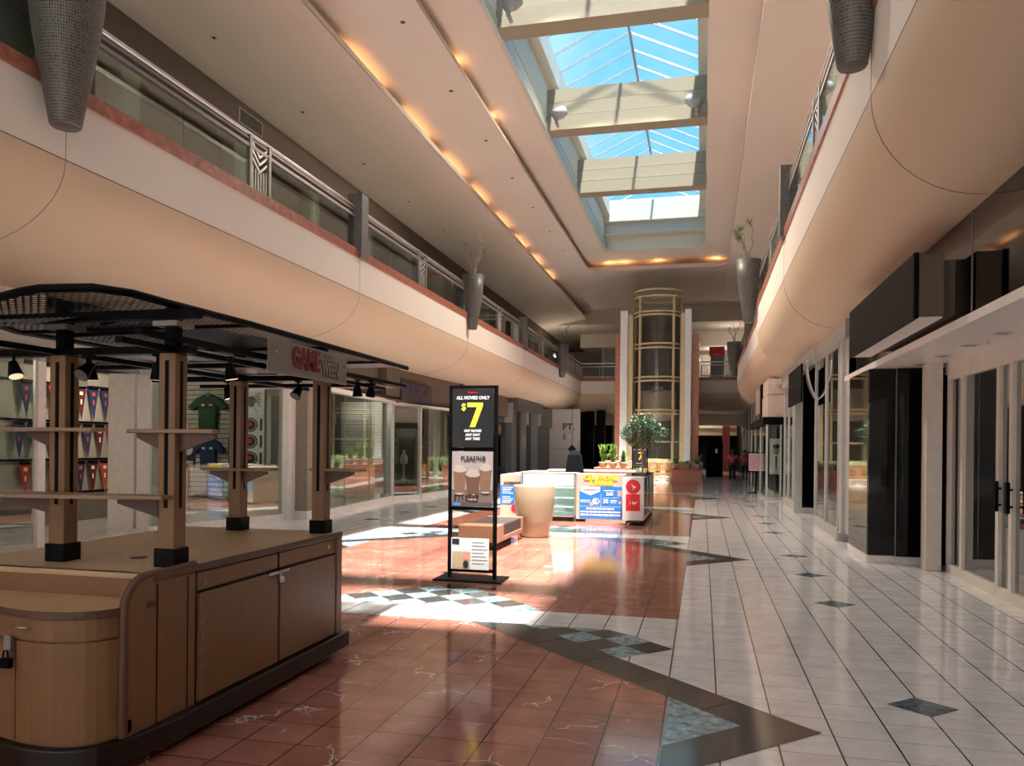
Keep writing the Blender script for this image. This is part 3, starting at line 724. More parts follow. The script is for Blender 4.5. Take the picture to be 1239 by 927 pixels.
# ---------------------------------------------------------------- shopfronts, right side
def pane(name, p0, p1, z0, z1, m_='shop_glass', t_=0.012):
    m = MB(); m.obox(p0, p1, t_, z0, z1); return st(m.build(name, M[m_]))
def frame(name, p0, p1, z0, z1, mat_, w_=0.06, base=0.1, head=0.08, mull=()):
    m = MB(); m.obox(p0, p1, w_, z0, z0 + base); m.obox(p0, p1, w_, z1 - head, z1)
    a, b = Vector((*p0, 0)), Vector((*p1, 0)); L = (b - a).length; d = (b - a) / L
    for q in (w_ / 2, L - w_ / 2) + tuple(mull):
        c = a + d * q; e1 = c - d * w_ / 2; e2 = c + d * w_ / 2; m.obox((e1.x, e1.y), (e2.x, e2.y), w_ * 1.02, z0, z1)
    return st(m.build(name, M[mat_]))
# near right shop: glass doors, white canopy, mirror fascia
frame('trim_door_frame', (3.2, -3), (3.2, 11.5), 0, 2.64, 'alu_w', 0.09, 0.12, 0.1, mull=(3.2, 6.4, 9.5, 12.28, 12.66, 13.9))
pane('window_near_right', (3.2, -3), (3.2, 11.45), 0.1, 2.56, 'dark_glass')
st(MB().box(3.6, 6.5, -4, 12, 2.64, 2.7).build('ceiling_right_shop', M['darkwall']))
def pull(y, label):
    t = thing('door_pull', label, 'door handle', (3.13, y, 1.1))
    m = MB(); m.box(3.09, 3.125, y - 0.03, y + 0.03, 0.95, 1.28); m.build('grip', M['black'], t)
    m = MB(); m.cyl((3.1, y, 1.02), (3.16, y, 1.02), 0.012); m.cyl((3.1, y, 1.2), (3.16, y, 1.2), 0.012); m.build('stand_off', M['black'], t)
pull(9.55, 'black pull handle on the left leaf of the near right glass door'); pull(9.22, 'black pull handle on the right leaf of the near right glass door')
m = MB(); m.box(2.35, 3.3, -3, 14.3, 2.77, 2.82); m.box(2.335, 2.37, -3, 14.31, 2.765, 2.85); st(m.build('ceiling_right_canopy', M['skirt']))
m = MB(); m.box(3.15, 3.3, -3, 11.6, 2.62, 2.78); st(m.build('trim_right_transom', M['alu_w']))
dl = downlight(2.86, 7.7, 2.768, 0.085, 'recessed round downlight in the white canopy over the right glass doors', 'downlights of the white canopy', 'alu')
for y in (8.66, 9.61, 10.64, 11.62, 12.68): dup(dl, (2.86, y, 2.768))
for y, lb in ((9.2, 'small sprinkler head under the white canopy, nearer one'), (12.3, 'small sprinkler head under the white canopy, farther one')):
    t = thing('sprinkler', lb, 'sprinkler', (2.91, y, 2.77)); m = MB(); m.cyl((2.91, y, 2.74), (2.91, y, 2.77), 0.012); m.cyl((2.91, y, 2.728), (2.91, y, 2.733), 0.035); m.build('head', M['alu'], t)
m = MB(); m.box(2.42, 2.5, -6, 14.4, 2.82, 3.85); st(m.build('wall_right_fascia', M['darkmirror']))
m = MB()
for y in (1.0, 4.6, 8.1, 11.6): m.box(2.414, 2.42, y - 0.006, y + 0.006, 2.82, 3.84)
st(m.build('trim_fascia_joint', M['bronze']))
# wrapped sign box
t = thing('sign_box', 'black cloth-wrapped sign box above the white canopy on the right', 'sign', (2.2, 8.45, 2.9))
m = MB(); m.box(2.0, 2.05, 8.42, 11.9, 2.90, 3.55); m.build('black_cover', M['black'], t, bevel=0.01)
m = MB(); m.box(2.05, 2.28, 8.45, 11.88, 2.92, 3.54); m.build('housing', M['ceil_dark'], t)
m = MB(); m.box(2.02, 2.27, 8.46, 11.86, 2.905, 2.918); m.build('white_underside', M['skirt'], t)
m = MB(); m.box(2.28, 2.44, 8.6, 11.6, 2.95, 3.5); m.build('mounting', M['ceil_dark'], t)
# black bay, white post
m = MB(); m.box(2.32, 2.67, 12.15, 12.2, 0.1, 2.77); m.box(2.67, 3.2, 12.10, 12.15, 0.1, 2.77); m.box(2.33, 3.2, 12.2, 13.6, 0.1, 2.77)
st(m.build('wall_black_bay', M['blackgloss']))
m = MB(); m.box(2.665, 2.672, 12.09, 12.2, 0.1, 2.77); st(m.build('trim_bay_joint', M['bronze']))
m = MB(); m.box(2.30, 2.68, 12.11, 12.2, 0, 0.1); m.box(2.66, 3.1, 12.05, 12.15, 0, 0.1); m.box(2.29, 2.34, 12.15, 13.62, 0, 0.1); st(m.build('baseboard_right_bay', M['skirt']))
m = MB(); m.box(2.3, 2.325, 12.16, 13.6, 0.1, 2.76); st(m.build('window_bay_side', M['darkmirror']))
m = MB(); m.box(2.91, 3.10, 11.5, 11.75, 0, 2.77); st(m.build('trim_white_post', M['alu_w']))
m = MB(); m.box(3.05, 8, 12.1, 12.3, 0, 3.84); st(m.build('wall_right_partition', M['black']))
# second window unit
m = MB(); m.box(2.36, 2.62, 14.68, 14.95, 0, 3.84); m.box(2.42, 2.6, 13.75, 14.68, 0.15, 3.84); m.box(2.34, 2.42, 14.3, 18.05, 3.52, 3.84); m.box(2.30, 2.62, 14.66, 14.97, 0, 0.16)
m.cur = 1; m.box(2.62, 2.8, 14.5, 14.6, 0.15, 3.8); m.box(2.45, 2.8, 13.62, 13.75, 0.15, 3.8)
st(m.build('trim_right_pier', [M['alu'], M['black']]))
frame('trim_right_window', (2.38, 14.95), (2.38, 18.0), 0, 3.55, 'alu', 0.07, 0.2, 0.08, mull=(1.55,)); pane('window_right_second', (2.38, 15), (2.38, 18), 0.2, 3.5, 'dark_glass')
m = MB(); m.box(2.9, 2.95, 15, 18, 0.2, 3.5); m.box(2.4, 2.9, 17.98, 18.05, 0, 3.84); st(m.build('wall_right_window_back', M['greywall']))
m = MB(); m.box(2.4, 2.85, 20.98, 21.0, 0.12, 3.84); m.box(2.85, 2.9, 18, 21, 0, 3.84); st(m.build('wall_black_recess', M['blackgloss']))
m = MB(); m.box(2.25, 2.44, 20.9, 21.05, 0, 3.84); m.box(2.44, 2.9, 20.9, 20.98, 0, 0.14); m.box(2.3, 2.42, 18.0, 24.8, 3.45, 3.84); st(m.build('trim_recess_pier', M['alu']))
t = thing('banner', 'black cloth banner hung on a curved steel bracket, farther up the right shops', 'banner', (2.1, 19, 2.6))
m = MB(); m.box(2.07, 2.11, 18.1, 20.7, 2.64, 3.48); m.build('cloth', M['black'], t, bevel=0.012)
m = MB()
arc = [(2.14 + 0.0, 3.5)]
pts = [(2.42 - 0.30 * math.cos(a) , 17.9, 3.5 - 0.85 * math.sin(a)) for a in [PI / 2 * i / 8 for i in range(9)]]
for a, b in zip(pts[:-1], pts[1:]):
    m.add([(a[0], 17.6, a[2]), (b[0], 17.6, b[2]), (b[0], 17.9, b[2]), (a[0], 17.9, a[2])], [(0, 1, 2, 3)])
    m.add([(a[0] + 0.03, 17.6, a[2]), (b[0] + 0.03, 17.6, b[2]), (b[0] + 0.03, 17.9, b[2]), (a[0] + 0.03, 17.9, a[2])], [(3, 2, 1, 0)])
    m.add([(a[0], 17.6, a[2]), (b[0], 17.6, b[2]), (b[0] + 0.03, 17.6, b[2]), (a[0] + 0.03, 17.6, a[2])], [(3, 2, 1, 0)])
m.build('curved_bracket', M['steel'], t)
frame('trim_right_third', (2.38, 21.05), (2.38, 24.6), 0, 3.45, 'alu', 0.07, 0.22, 0.08, mull=(1.2, 2.4)); pane('window_right_third', (2.38, 21.1), (2.38, 24.6), 0.2, 3.4, 'dark_glass')
m = MB(); m.box(3.4, 3.45, 21, 30, 0, 3.8); m.box(2.45, 3.4, 24.7, 24.75, 0, 3.5); st(m.build('wall_right_third_back', M['greywall']))
# pink and white block fascia, glass vitrine
m = MB()
m.box(2.0, 2.5, 26, 28.2, 3.36, 3.84); m.box(2.03, 2.5, 26.03, 28.2, 3.32, 3.36)
m.box(1.98, 2.5, 26, 28.2, 2.62, 3.32); m.box(2.0, 2.5, 29, 32, 2.9, 3.84)
m.cur = 1; m.box(1.85, 2.55, 25.9, 33, 2.38, 2.62); m.box(1.95, 2.5, 28.2, 29, 2.6, 3.84)
st(m.build('trim_pink_fascia', [mat('pale_pink_panel', (0.62, 0.50, 0.44), 0.5), M['black']]))
m = MB()
for x, y in ((1.98, 26.1), (2.4, 26.1), (1.98, 28.8), (1.98, 31.5), (1.98, 34)): m.box(x - 0.03, x + 0.03, y - 0.03, y + 0.03, 0, 2.4)
m.box(1.93, 2.5, 26.05, 34, 0, 0.08); st(m.build('trim_vitrine', M['alu']))
pane('window_vitrine_front', (1.98, 26.1), (2.45, 26.1), 0.08, 2.38); pane('window_vitrine_side', (1.98, 26.1), (1.98, 34), 0.08, 2.38)
t = thing('portrait_poster', 'poster of a dark-haired man in white shirt and tie inside the right glass vitrine', 'poster', (2.3, 26.5, 0.8))
m = MB(); m.box(2.1, 2.46, 26.5, 26.52, 0.8, 1.95); m.build('sheet', M['skirt'], t)
m = MB(); m.lathe([(0.0, 0.0), (0.115, 0.0)], (0, 0, 0), 18)
hd = MB(); hd.add([(2.30 + v[0] * 0.85, 26.492, 1.58 + v[1] * 1.3) for v in m.v], m.f); hd.build('face', mat('tan_face_print', (0.42, 0.24, 0.15), 0.6), t)
hd = MB(); hd.add([(2.30 + v[0] * 0.95, 26.489, 1.70 + v[1] * 0.65) for v in m.v], m.f); hd.build('dark_hair', M['hair'], t)
hd = MB(); hd.add([(2.27, 26.488, 1.38), (2.33, 26.488, 1.38), (2.315, 26.488, 0.95), (2.285, 26.488, 0.95)], [(0, 1, 2, 3)]); hd.build('tie', M['hair'], t)
# farther right shops
m = MB(); m.box(2.45, 2.6, 34, 60, 0, 3.84)
m.cur = 1
for y in (34, 36.5, 39, 41.5, 44, 47, 50): m.box(2.38, 2.5, y, y + 0.15, 0, 3.84)
m.cur = 2; m.box(2.4, 2.6, 34, 52, 2.7, 3.84)
st(m.build('wall_right_far_shops', [M['black'], M['alu'], M['greywall']]))

# ---------------------------------------------------------------- shopfronts, left side
# sports shop
frame('trim_left_shop_frame', (-10.25, 5.4), (-9.63, 9.69), 0, 3.0, 'alu', 0.05, 0.1, 0.06); pane('window_left_first', (-10.25, 5.4), (-9.63, 9.69), 0.1, 2.95)
m = MB(); m.obox((-10.9, 1), (-9.75, 9.9), 0.1, 3.0, 4.1); m.obox((-9.9, 9.75), (-9.75, 9.95), 0.12, 2.95, 4.1)
m.cur = 1; m.obox((-9.85, 9.9), (-9.0, 15.3), 0.1, 2.95, 4.1); m.box(-14, -9.8, 9.9, 10.0, 2.9, 4.0)
st(m.build('wall_left_header', [M['skirt'], M['black']]))
m = MB()
a, b = Vector((-10.4, 4.9, 0)), Vector((-9.84, 9.3, 0)); d = (b - a).normalized(); n_ = Vector((d.y, -d.x, 0))
def gridbar(p, q, z0, z1, w_): m.obox((p.x + n_.x * 0.065, p.y + n_.y * 0.065), (q.x + n_.x * 0.065, q.y + n_.y * 0.065), w_, z0, z1)
gridbar(a, b, 3.33, 3.36, 0.03); gridbar(a, b, 3.62, 3.64, 0.03); gridbar(a, b, 3.86, 3.89, 0.03)
for k in range(9): q = a + d * (4.4 * k / 8); gridbar(q, q + d * 0.03, 3.33, 3.89, 0.03)
m.cur = 1; q = a; m.obox((a.x + n_.x * 0.052, a.y + n_.y * 0.052), (b.x + n_.x * 0.052, b.y + n_.y * 0.052), 0.01, 3.34, 3.88)
st(m.build('window_transom_grid', [M['skirt'], M['darkmirror']]))
P0, P1 = (-9.44, 11.97), (-8.62, 15.12)
m = MB(); m.obox(P0, P1, 0.16, 0, 0.13); m.obox((-9.63, 9.69), (-9.60, 9.80), 0.05, 0, 2.95); st(m.build('baseboard_left_shop', M['skirt']))
pane('window_left_second', P0, P1, 0.13, 2.95)
m = MB(); m.box(-8.66, -8.5, 15.02, 15.3, 0, 3.0); st(m.build('trim_left_white_jamb', M['skirt']))
m = MB(); m.box(-8.62, -8.22, 15.3, 15.62, 0.16, 3.9); m.cur = 1; m.box(-8.64, -8.2, 15.28, 15.64, 0, 0.18); st(m.build('trim_left_pilaster', [M['taupe'], M['skirt']]))
m = MB(); m.box(-14, -8.6, 15.5, 15.6, 0, 3.9); st(m.build('wall_shop_partition', M['shopwhite']))
m = MB(); m.box(-13.2, -13.0, 0, 15.5, 0, 3.3); m.box(-14, -9.7, 0, 0.1, 0, 3.3); st(m.build('wall_shop_back', M['shopwhite']))
m = MB(); m.box(-14, -9.05, 1, 15.5, 3.05, 3.15); st(m.build('ceiling_left_shop', M['shopwhite']))
# shelf wall behind the pennants
m = MB(); m.box(-12.5, -12.42, 11, 17, 0, 3.1); m.cur = 1
for z in (0.55, 1.22, 1.98, 2.72): m.box(-12.42, -12.36, 11, 15.4, z + 0.02, z + 0.06)
m.cur = 2; m.box(-12.42, -12.38, 11, 15.4, 0, 0.5)
st(m.build('wall_pennant_display', [M['shopwhite'], M['black'], M['greywall']]))
def colm(y0_, y1_, x0_, x1_): return MB().box(x0_, x1_, y0_, y1_, 0, 3.1)
st(colm(12.6, 12.8, -10.90, -10.33).build('trim_shop_column', M['skirt'])); st(colm(12.6, 12.95, -10.27, -9.98).build('trim_shop_column', M['skirt']))
# black box over the entrance (security grille housing)
m = MB(); m.box(-10.6, -9.9, 10.4, 12.2, 2.86, 3.05); st(m.build('trim_grille_housing', M['black']))
t = thing('paper_notice', 'small cream card hanging in the sports shop entrance behind the kiosk', 'notice', (-10.2, 11.2, 2.6)); MB().box(-10.3, -10.1, 11.2, 11.21, 2.55, 2.8).build('card', M['skirt'], t)
# slat wall with shirts
m = MB(); m.box(-11.6, -9.9, 15.44, 15.5, 0, 3.0); m.cur = 1
for k in range(26): m.box(-11.6, -9.9, 15.432, 15.445, 0.2 + k * 0.108, 0.214 + k * 0.108)
st(m.build('wall_slat', [M['shopwhite'], M['black']]))
def shirt(x, z, m_, label, w_=0.30, h=0.62, y=15.36, sleeves=0.2):
    t = thing('hanging_shirt', label, 'shirt', (x, y, z))
    def outline(yy, k):
        return [(x - 0.09 * k, yy, z), (x - w_ * 0.95 * k, yy, z - 0.07), (x - (w_ + sleeves) * k, yy, z - 0.27), (x - (w_ + sleeves * 0.45) * k, yy, z - 0.34), (x - w_ * 0.75 * k, yy, z - 0.22),
                (x - w_ * 0.72 * k, yy, z - h), (x + w_ * 0.72 * k, yy, z - h), (x + w_ * 0.75 * k, yy, z - 0.22), (x + (w_ + sleeves * 0.45) * k, yy, z - 0.34), (x + (w_ + sleeves) * k, yy, z - 0.27),
                (x + w_ * 0.95 * k, yy, z - 0.07), (x + 0.09 * k, yy, z), (x, yy, z - 0.04)]
    a, b = outline(y - 0.05, 0.97), outline(y + 0.04, 1.0); n = len(a); m = MB()
    m.add(a + b, [tuple(range(n)), tuple(reversed(range(n, 2 * n)))] + [(i, n + i, n + (i + 1) % n, (i + 1) % n) for i in range(n)])
    m.build('cloth', M[m_], t)
    m = MB(); m.tube([(x - 0.12, y, z - 0.03), (x, y, z + 0.05), (x + 0.12, y, z - 0.03)], 0.008, 5); m.tube([(x, y, z + 0.05), (x, y, z + 0.1), (x + 0.02, y + 0.05, z + 0.12)], 0.005, 5); m.build('hanger', M['black'], t)
    m = MB(); m.box(x - 0.13, x - 0.06, y - 0.058, y - 0.05, z - 0.24, z - 0.2); m.box(x + 0.06, x + 0.13, y - 0.058, y - 0.05, z - 0.24, z - 0.2); m.build('print', M['gold'] if m_ == 'green' else M['print_w'], t)
M['green'] = mat('dark_green_jersey', (0.012, 0.05, 0.022), 0.8)
shirt(-10.68, 2.68, 'green', 'dark green shirt hanging high on the slatted wall, left sports shop', 0.30, 0.78)
shirt(-10.66, 1.72, 'navyfelt', 'navy shirt hanging below the green one on the slatted wall', 0.26, 0.7, sleeves=0.16)
def tracksuit(x, z0_, z1_, label, m_='navyfelt'):
    t = thing('hanging_garment', label, 'clothes', (x, 15.34, z1_)); m = MB()
    for s in (-1, 1): m.cyl((x + s * 0.06, 15.34, z1_ - 0.05), (x + s * 0.09, 15.34, z0_), 0.085, 0.06, 10)
    m.cyl((x, 15.34, z1_), (x, 15.34, z1_ - 0.12), 0.1, 0.14, 10); m.build('cloth', M[m_], t)
    MB().cyl((x, 15.34, z1_), (x, 15.34, z1_ + 0.12), 0.012, n=6).build('peg', M['black'], t)
tracksuit(-9.95, 1.95, 2.72, 'dark top hanging beside the green shirt on the slatted wall')
tracksuit(-10.0, 1.15, 1.80, 'dark blue trousers in the middle of the slatted wall'); tracksuit(-10.0, 0.35, 1.0, 'grey trousers low on the slatted wall', 'trouser')
# pennants
def pennant(y, zt, col, label, group):
    t = thing('pennant', label, 'pennant', (-12.33, y, zt)); t['group'] = group
    m = MB(); m.add([(-12.33, y - 0.14, zt), (-12.33, y + 0.14, zt), (-12.31, y, zt - 0.66), (-12.35, y - 0.14, zt), (-12.35, y + 0.14, zt)], [(0, 1, 2), (4, 3, 2), (0, 2, 3), (1, 4, 2), (0, 3, 4, 1)])
    m.build('felt', M[col], t)
    em = M['print_w' if col != 'navyfelt' else 'orange']; MB().box(-12.328, -12.32, y - 0.04, y + 0.04, zt - 0.13, zt - 0.06).build('emblem', em, t); MB().box(-12.328, -12.32, y - 0.02, y + 0.02, zt - 0.32, zt - 0.22).build('lower_emblem', em, t)
    m = MB(); m.cyl((-12.33, y - 0.1, zt + 0.02), (-12.33, y + 0.1, zt + 0.02), 0.03, n=8); m.build('header', M['black'], t)
rows = ((2.70, 'top', ('navyfelt', 'navyfelt', 'orange', 'orange', 'maroon', 'navyfelt', 'navyfelt', 'maroon', 'navyfelt', 'orange')),
        (1.93, 'middle', ('navyfelt', 'navyfelt', 'navyfelt', 'redfelt', 'maroon', 'navyfelt', 'maroon', 'redfelt', 'navyfelt', 'maroon')),
        (1.18, 'bottom', ('redfelt', 'redfelt', 'navyfelt', 'navyfelt', 'navyfelt', 'maroon', 'orange', 'navyfelt', 'maroon', 'navyfelt')))
for zt, rn, cols in rows:
    for k, c_ in enumerate(cols):
        nm = {'navyfelt': 'navy blue', 'orange': 'orange', 'maroon': 'maroon', 'redfelt': 'red'}[c_]
        pennant(12.15 + 0.335 * k - (0.15 if rn == 'middle' else 0), zt, c_, '%s felt pennant in the %s row of the left sports shop' % (nm, rn), '%s pennants, %s row' % (nm, rn))
# round badge posters on a white board
t = thing('badge_poster', 'tall white poster with winged emblem and three round badges behind glass', 'poster', (-9.48, 15.25, 1.0))
m = MB(); m.box(-9.78, -9.2, 15.2, 15.22, 1.02, 3.0); m.build('sheet', M['print_w'], t)
def disc(m, x, y, z, rx, rz, n=24): m.add([(x + rx * math.cos(2 * PI * i / n), y, z + rz * math.sin(2 * PI * i / n)) for i in range(n)], [tuple(range(n))])
for z in (2.02, 1.66, 1.29):
    m = MB(); disc(m, -9.53, 15.195, z, 0.19, 0.155); o = m.build('badge', M['print_k'], t)
    m = MB(); disc(m, -9.53, 15.19, z, 0.165, 0.132); m.build('ring', M['shopwhite'], o)
    m = MB(); disc(m, -9.53, 15.185, z, 0.135, 0.105); m.build('disc', M['print_k'], o)
    m = MB(); disc(m, -9.53, 15.18, z + 0.01, 0.06, 0.05); m.build('centre', M['print_r'], o)
    m = MB(); m.box(-9.29, -9.24, 15.19, 15.2, z - 0.13, z + 0.13); m.build('side_strip', M['print_k'], t)
m = MB()
for s in (-1, 1):
    for k in range(5): m.add([(-9.5, 15.19, 2.62), (-9.5 + s * 0.22, 15.19, 2.72 - k * 0.07), (-9.5 + s * 0.21, 15.19, 2.69 - k * 0.07)], [(0, 1, 2)])
    m.add([(-9.5, 15.19, 2.5), (-9.5 + s * 0.05, 15.19, 2.42), (-9.5 + s * 0.17, 15.19, 2.22), (-9.5 + s * 0.12, 15.19, 2.34)], [(0, 1, 2, 3)])
disc(m, -9.5, 15.19, 2.52, 0.09, 0.12); m.build('winged_emblem', mat('grey_print', (0.10, 0.12, 0.14), 0.5), t)
# posters stuck in the window
def wposter(x, y, z0_, z1_, w_, cols, label):
    t = thing('window_poster', label, 'poster', (x, y, z0_)); m = MB(); m.box(x - w_ / 2, x + w_ / 2, y, y + 0.01, z0_, z1_); m.build('sheet', M[cols[0]], t)
    m = MB(); disc(m, x, y - 0.004, z0_ + (z1_ - z0_) * 0.6, w_ * 0.33, (z1_ - z0_) * 0.2); m.box(x - w_ * 0.35, x + w_ * 0.35, y - 0.006, y, z0_ + 0.06, z0_ + 0.12); m.build('print', M[cols[1]], t)
M['dpurple'] = mat('dark_purple_print', (0.04, 0.025, 0.08), 0.6)
wposter(-9.60, 13.2, 1.15, 1.72, 0.30, ('dpurple', 'print_w'), 'dark purple poster with round white crest in the sports shop window')
wposter(-9.92, 13.25, 1.2, 1.68, 0.22, ('redfelt', 'dpurple'), 'red poster with a dark crest in the sports shop window')
wposter(-10.25, 13.3, 1.15, 1.72, 0.32, ('dpurple', 'print_o'), 'purple and orange poster nearest the white columns in the sports shop')
wposter(-9.9, 13.0, 0.15, 1.08, 0.85, ('print_w', 'print_k'), 'large white poster low in the sports shop window')
wposter(-9.42, 14.6, 0.62, 1.18, 0.30, ('print_k', 'redfelt'), 'black framed poster with red figure under the round badges')
t = thing('open_sign', 'small white shop sign with red lettering hanging in the sports shop window', 'sign', (-9.55, 12.9, 1.85))
MB().box(-9.78, -9.42, 12.9, 12.92, 1.78, 1.98).build('board', M['print_w'], t); text('lettering', 'OPEN', 0.14, M['print_r'], t, (-9.6, 12.895, 1.9), (1, 0, 0), (0, 0, 1))
# second left shop
A0, A1 = (-8.22, 15.62), (-8.80, 21.35)
m = MB(); m.obox(A0, A1, 0.14, 0, 0.13); st(m.build('baseboard_left_second', M['skirt']))
pane('window_left_third', A0, A1, 0.13, 2.82)
m = MB()
for f_ in (0.33, 0.66): q = (A0[0] + (A1[0] - A0[0]) * f_, A0[1] + (A1[1] - A0[1]) * f_); m.box(q[0] - 0.008, q[0] + 0.008, q[1] - 0.006, q[1] + 0.006, 0.13, 2.8)
st(m.build('trim_glass_joint', M['bronze']))
m = MB(); m.obox((-8.22, 15.6), (-8.86, 21.5), 0.25, 2.82, 2.92); m.obox((-8.86, 21.5), (-8.3, 28), 0.3, 2.80, 2.88); st(m.build('trim_left_second_head', M['skirt']))
m = MB(); m.obox((-8.35, 15.6), (-9.0, 21.5), 0.1, 2.9, 3.95); m.obox((-8.75, 21.5), (-8.5, 28.5), 0.1, 2.86, 3.95); m.box(-8.85, -8.6, 20.5, 21.5, 2.9, 3.9); st(m.build('wall_left_second_header', [M['ceil_dark']]))
m = MB(); m.box(-8.95, -8.78, 21.35, 21.55, 0, 2.85); m.box(-8.45, -8.35, 22.6, 22.7, 0, 2.82); m.box(-8.4, -8.28, 26.6, 26.75, 0, 2.82); st(m.build('trim_left_jambs', M['alu']))
pane('window_left_return', (-8.86, 21.5), (-8.4, 22.62), 0.1, 2.8); pane('window_left_fourth', (-8.4, 22.7), (-8.3, 26.6), 0.1, 2.8)
m = MB(); m.box(-8.46, -8.26, 22.6, 26.7, 0, 0.12); m.obox((-8.86, 21.5), (-8.4, 22.62), 0.12, 0, 0.12); st(m.build('baseboard_left_fourth', M['skirt']))
m = MB(); m.box(-13, -12.8, 15.6, 27, 0, 3.9); m.box(-13, -8.9, 21.9, 22.0, 0, 2.9); m.box(-13, -8.4, 27, 27.1, 0, 3.9); st(m.build('wall_left_second_back', M['darkwall']))
m = MB(); m.box(-13, -8.6, 15.6, 27, 2.95, 3.0); st(m.build('ceiling_left_second', M['darkwall']))
m = MB()
for k in range(34): m.box(-10.3, -9.0, 21.2, 21.225, 0.9 + k * 0.058, 0.925 + k * 0.058)
st(m.build('trim_roller_shutter', M['alu']))
# purple letter sign
t = thing('purple_sign', 'dark shop sign with purple script letters over the second left shop', 'sign', (-8.6, 22.7, 3.15))
m = MB(); m.box(-8.62, -8.54, 21.5, 24.1, 2.92, 3.48); m.build('board', M['darkwall'], t)
text('lettering', 'North Fur', 0.42, M['purple'], t, (-8.53, 22.8, 3.3), (0, 1, 0), (0, 0, 1), sx=1.05, bold=0.006); text('small_lettering', 'Jewelers', 0.2, M['purple'], t, (-8.53, 22.95, 3.03), (0, 1, 0), (0, 0, 1), bold=0.003)
# things in the window of the second shop
def bust(x, y, label):
    t = thing('necklace_bust', label, 'display bust', (x, y, 0.5)); m = MB(); m.lathe([(0.12, 0), (0.1, 0.03), (0.03, 0.1), (0.03, 0.5), (0.13, 0.55), (0.12, 0.75), (0.05, 0.85), (0.045, 0.95), (0, 0.97)], (x, y, 0.5), 20, sy=0.7); m.build('stand', M['shopwhite'], t)
    MB().box(x - 0.2, x + 0.2, y - 0.2, y + 0.2, 0, 0.5).build('pedestal', M['black'], t, bevel=0.01)
bust(-9.2, 23.4, 'pale display bust on a black pedestal behind the fourth left window'); 
m = MB(); m.box(-9.2, -8.95, 24.2, 25.6, 0.12, 1.0)
t = thing('wooden_cabinet', 'dark wooden cabinet behind the fourth left shop window', 'cabinet', (-9.3, 25, 0)); MB().box(-9.8, -9.2, 24.3, 26, 0, 1.9).build('body', M['plinth'], t, bevel=0.01); MB().box(-9.195, -9.18, 24.4, 25.1, 0.1, 1.8).box(-9.195, -9.18, 25.2, 25.9, 0.1, 1.8).build('door', M['lam_edge'], t)
t = thing('floor_clock', 'tall brass clock frame in the corner of the second left shop window', 'clock', (-8.9, 16.2, 0))
m = MB()
for dx in (-0.1, 0.1): m.cyl((-8.9 + dx, 16.2, 0.1), (-8.9 + dx, 16.2, 1.6), 0.015, n=8)
for z in (0.1, 0.85, 1.3): m.box(-9.05, -8.75, 16.1, 16.3, z, z + 0.02)
m.build('stand', M['gold'], t); m = MB(); m.lathe([(0, 0.1), (0.09, 0.12), (0.02, 0.25), (0.08, 0.4), (0, 0.5)], (-8.9, 16.2, 0.12), 14); m.build('pendulum', M['gold'], t)
# far left shops along x=-8.7
m = MB(); m.box(-9.0, -8.75, 27, 46, 0, 3.9)
m.cur = 1; m.box(-8.8, -8.62, 27, 34.8, 2.95, 3.9)
m.cur = 2
for y0_, y1_ in ((34.9, 35.9), (36.7, 38.0), (39.1, 40.8)): m.box(-8.8, -8.5, y0_, y1_, 0, 3.4)
m.box(-8.75, -8.25, 35.0, 41.0, 3.3, 3.9)
m.cur = 3
for y0_ in (34.6, 38.0, 41): m.box(-8.76, -8.4, y0_, y0_ + 0.12, 2.7, 3.6)
m.cur = 0; m.box(-8.72, -8.6, 41, 46, 2.7, 3.9)
st(m.build('wall_left_far_shops', [M['blackgloss'], M['ceil_dark'], mat('silver_cladding', (0.19, 0.205, 0.215), 0.3, 0.6), M['alu']]))
pane('window_left_far', (-8.72, 30.6), (-8.72, 33.0), 0.1, 2.95)
m = MB(); m.box(-8.9, -6.95, 45.4, 45.6, 0, 3.84); st(m.build('wall_department_store', M['skirt']))  # lighter finish on this beige wall in place of more light
t = thing('wall_lettering', 'black letters and diamond on the beige wall left of the lift', 'sign', (-7.6, 45.38, 2.4))
text('lettering', 'PT.', 0.55, M['print_k'], t, (-7.62, 45.38, 2.78), (1, 0, 0), (0, 0, 1), bold=0.01); text('small_lettering', 'E', 0.45, M['print_k'], t, (-7.85, 45.38, 2.2), (1, 0, 0), (0, 0, 1))
m = MB(); m.poly([(-7.4, 45.38, 1.78), (-7.15, 45.38, 1.5), (-7.4, 45.38, 1.22), (-7.65, 45.38, 1.5)]); m.box(-7.41, -7.39, 45.37, 45.4, 1.7, 3.84); m.box(-8.5, -7.5, 45.37, 45.4, 1.49, 1.51); m.box(-7.95, -7.3, 45.37, 45.4, 2.48, 2.5); m.build('diamond_line', M['print_k'], t)
# dark columns and glazing under the end balcony
m = MB(); m.box(-6.95, -6.5, 48, 48.4, 0, 3.84); m.box(-6.2, -5.7, 47, 47.4, 0, 3.84); m.box(-12, -6.9, 49, 49.2, 0, 3.84); m.box(-14, 8, 64, 64.2, 0, 3.75)
m.cur = 1
for k in range(5): m.box(-5.8 + k * 0.42, -5.68 + k * 0.42, 52 + k, 52.12 + k, 0, 3.1)
m.box(-5.9, -3.6, 56, 56.2, 2.9, 3.1)
m.cur = 2; m.box(1.35, 1.85, 57, 57.4, 0, 3.75)
m.cur = 3; m.box(-6, -3, 60, 60.1, 0.2, 2.8)
st(m.build('wall_under_balcony', [M['black'], M['taupe'], M['maroon'], M['greywall']]))
m = MB(); m.box(-5.5, 4, 60.5, 60.6, 2.6, 3.75); m.cur = 1; m.box(-1.5, 1.4, 58.5, 60.5, 3.1, 3.3); st(m.build('trim_far_soffit', [M['soffit'], M['plaster']]))
t = thing('dark_booth', 'dark blue-black booth beyond the lift at the end of the walkway', 'booth', (0.6, 47, 0))
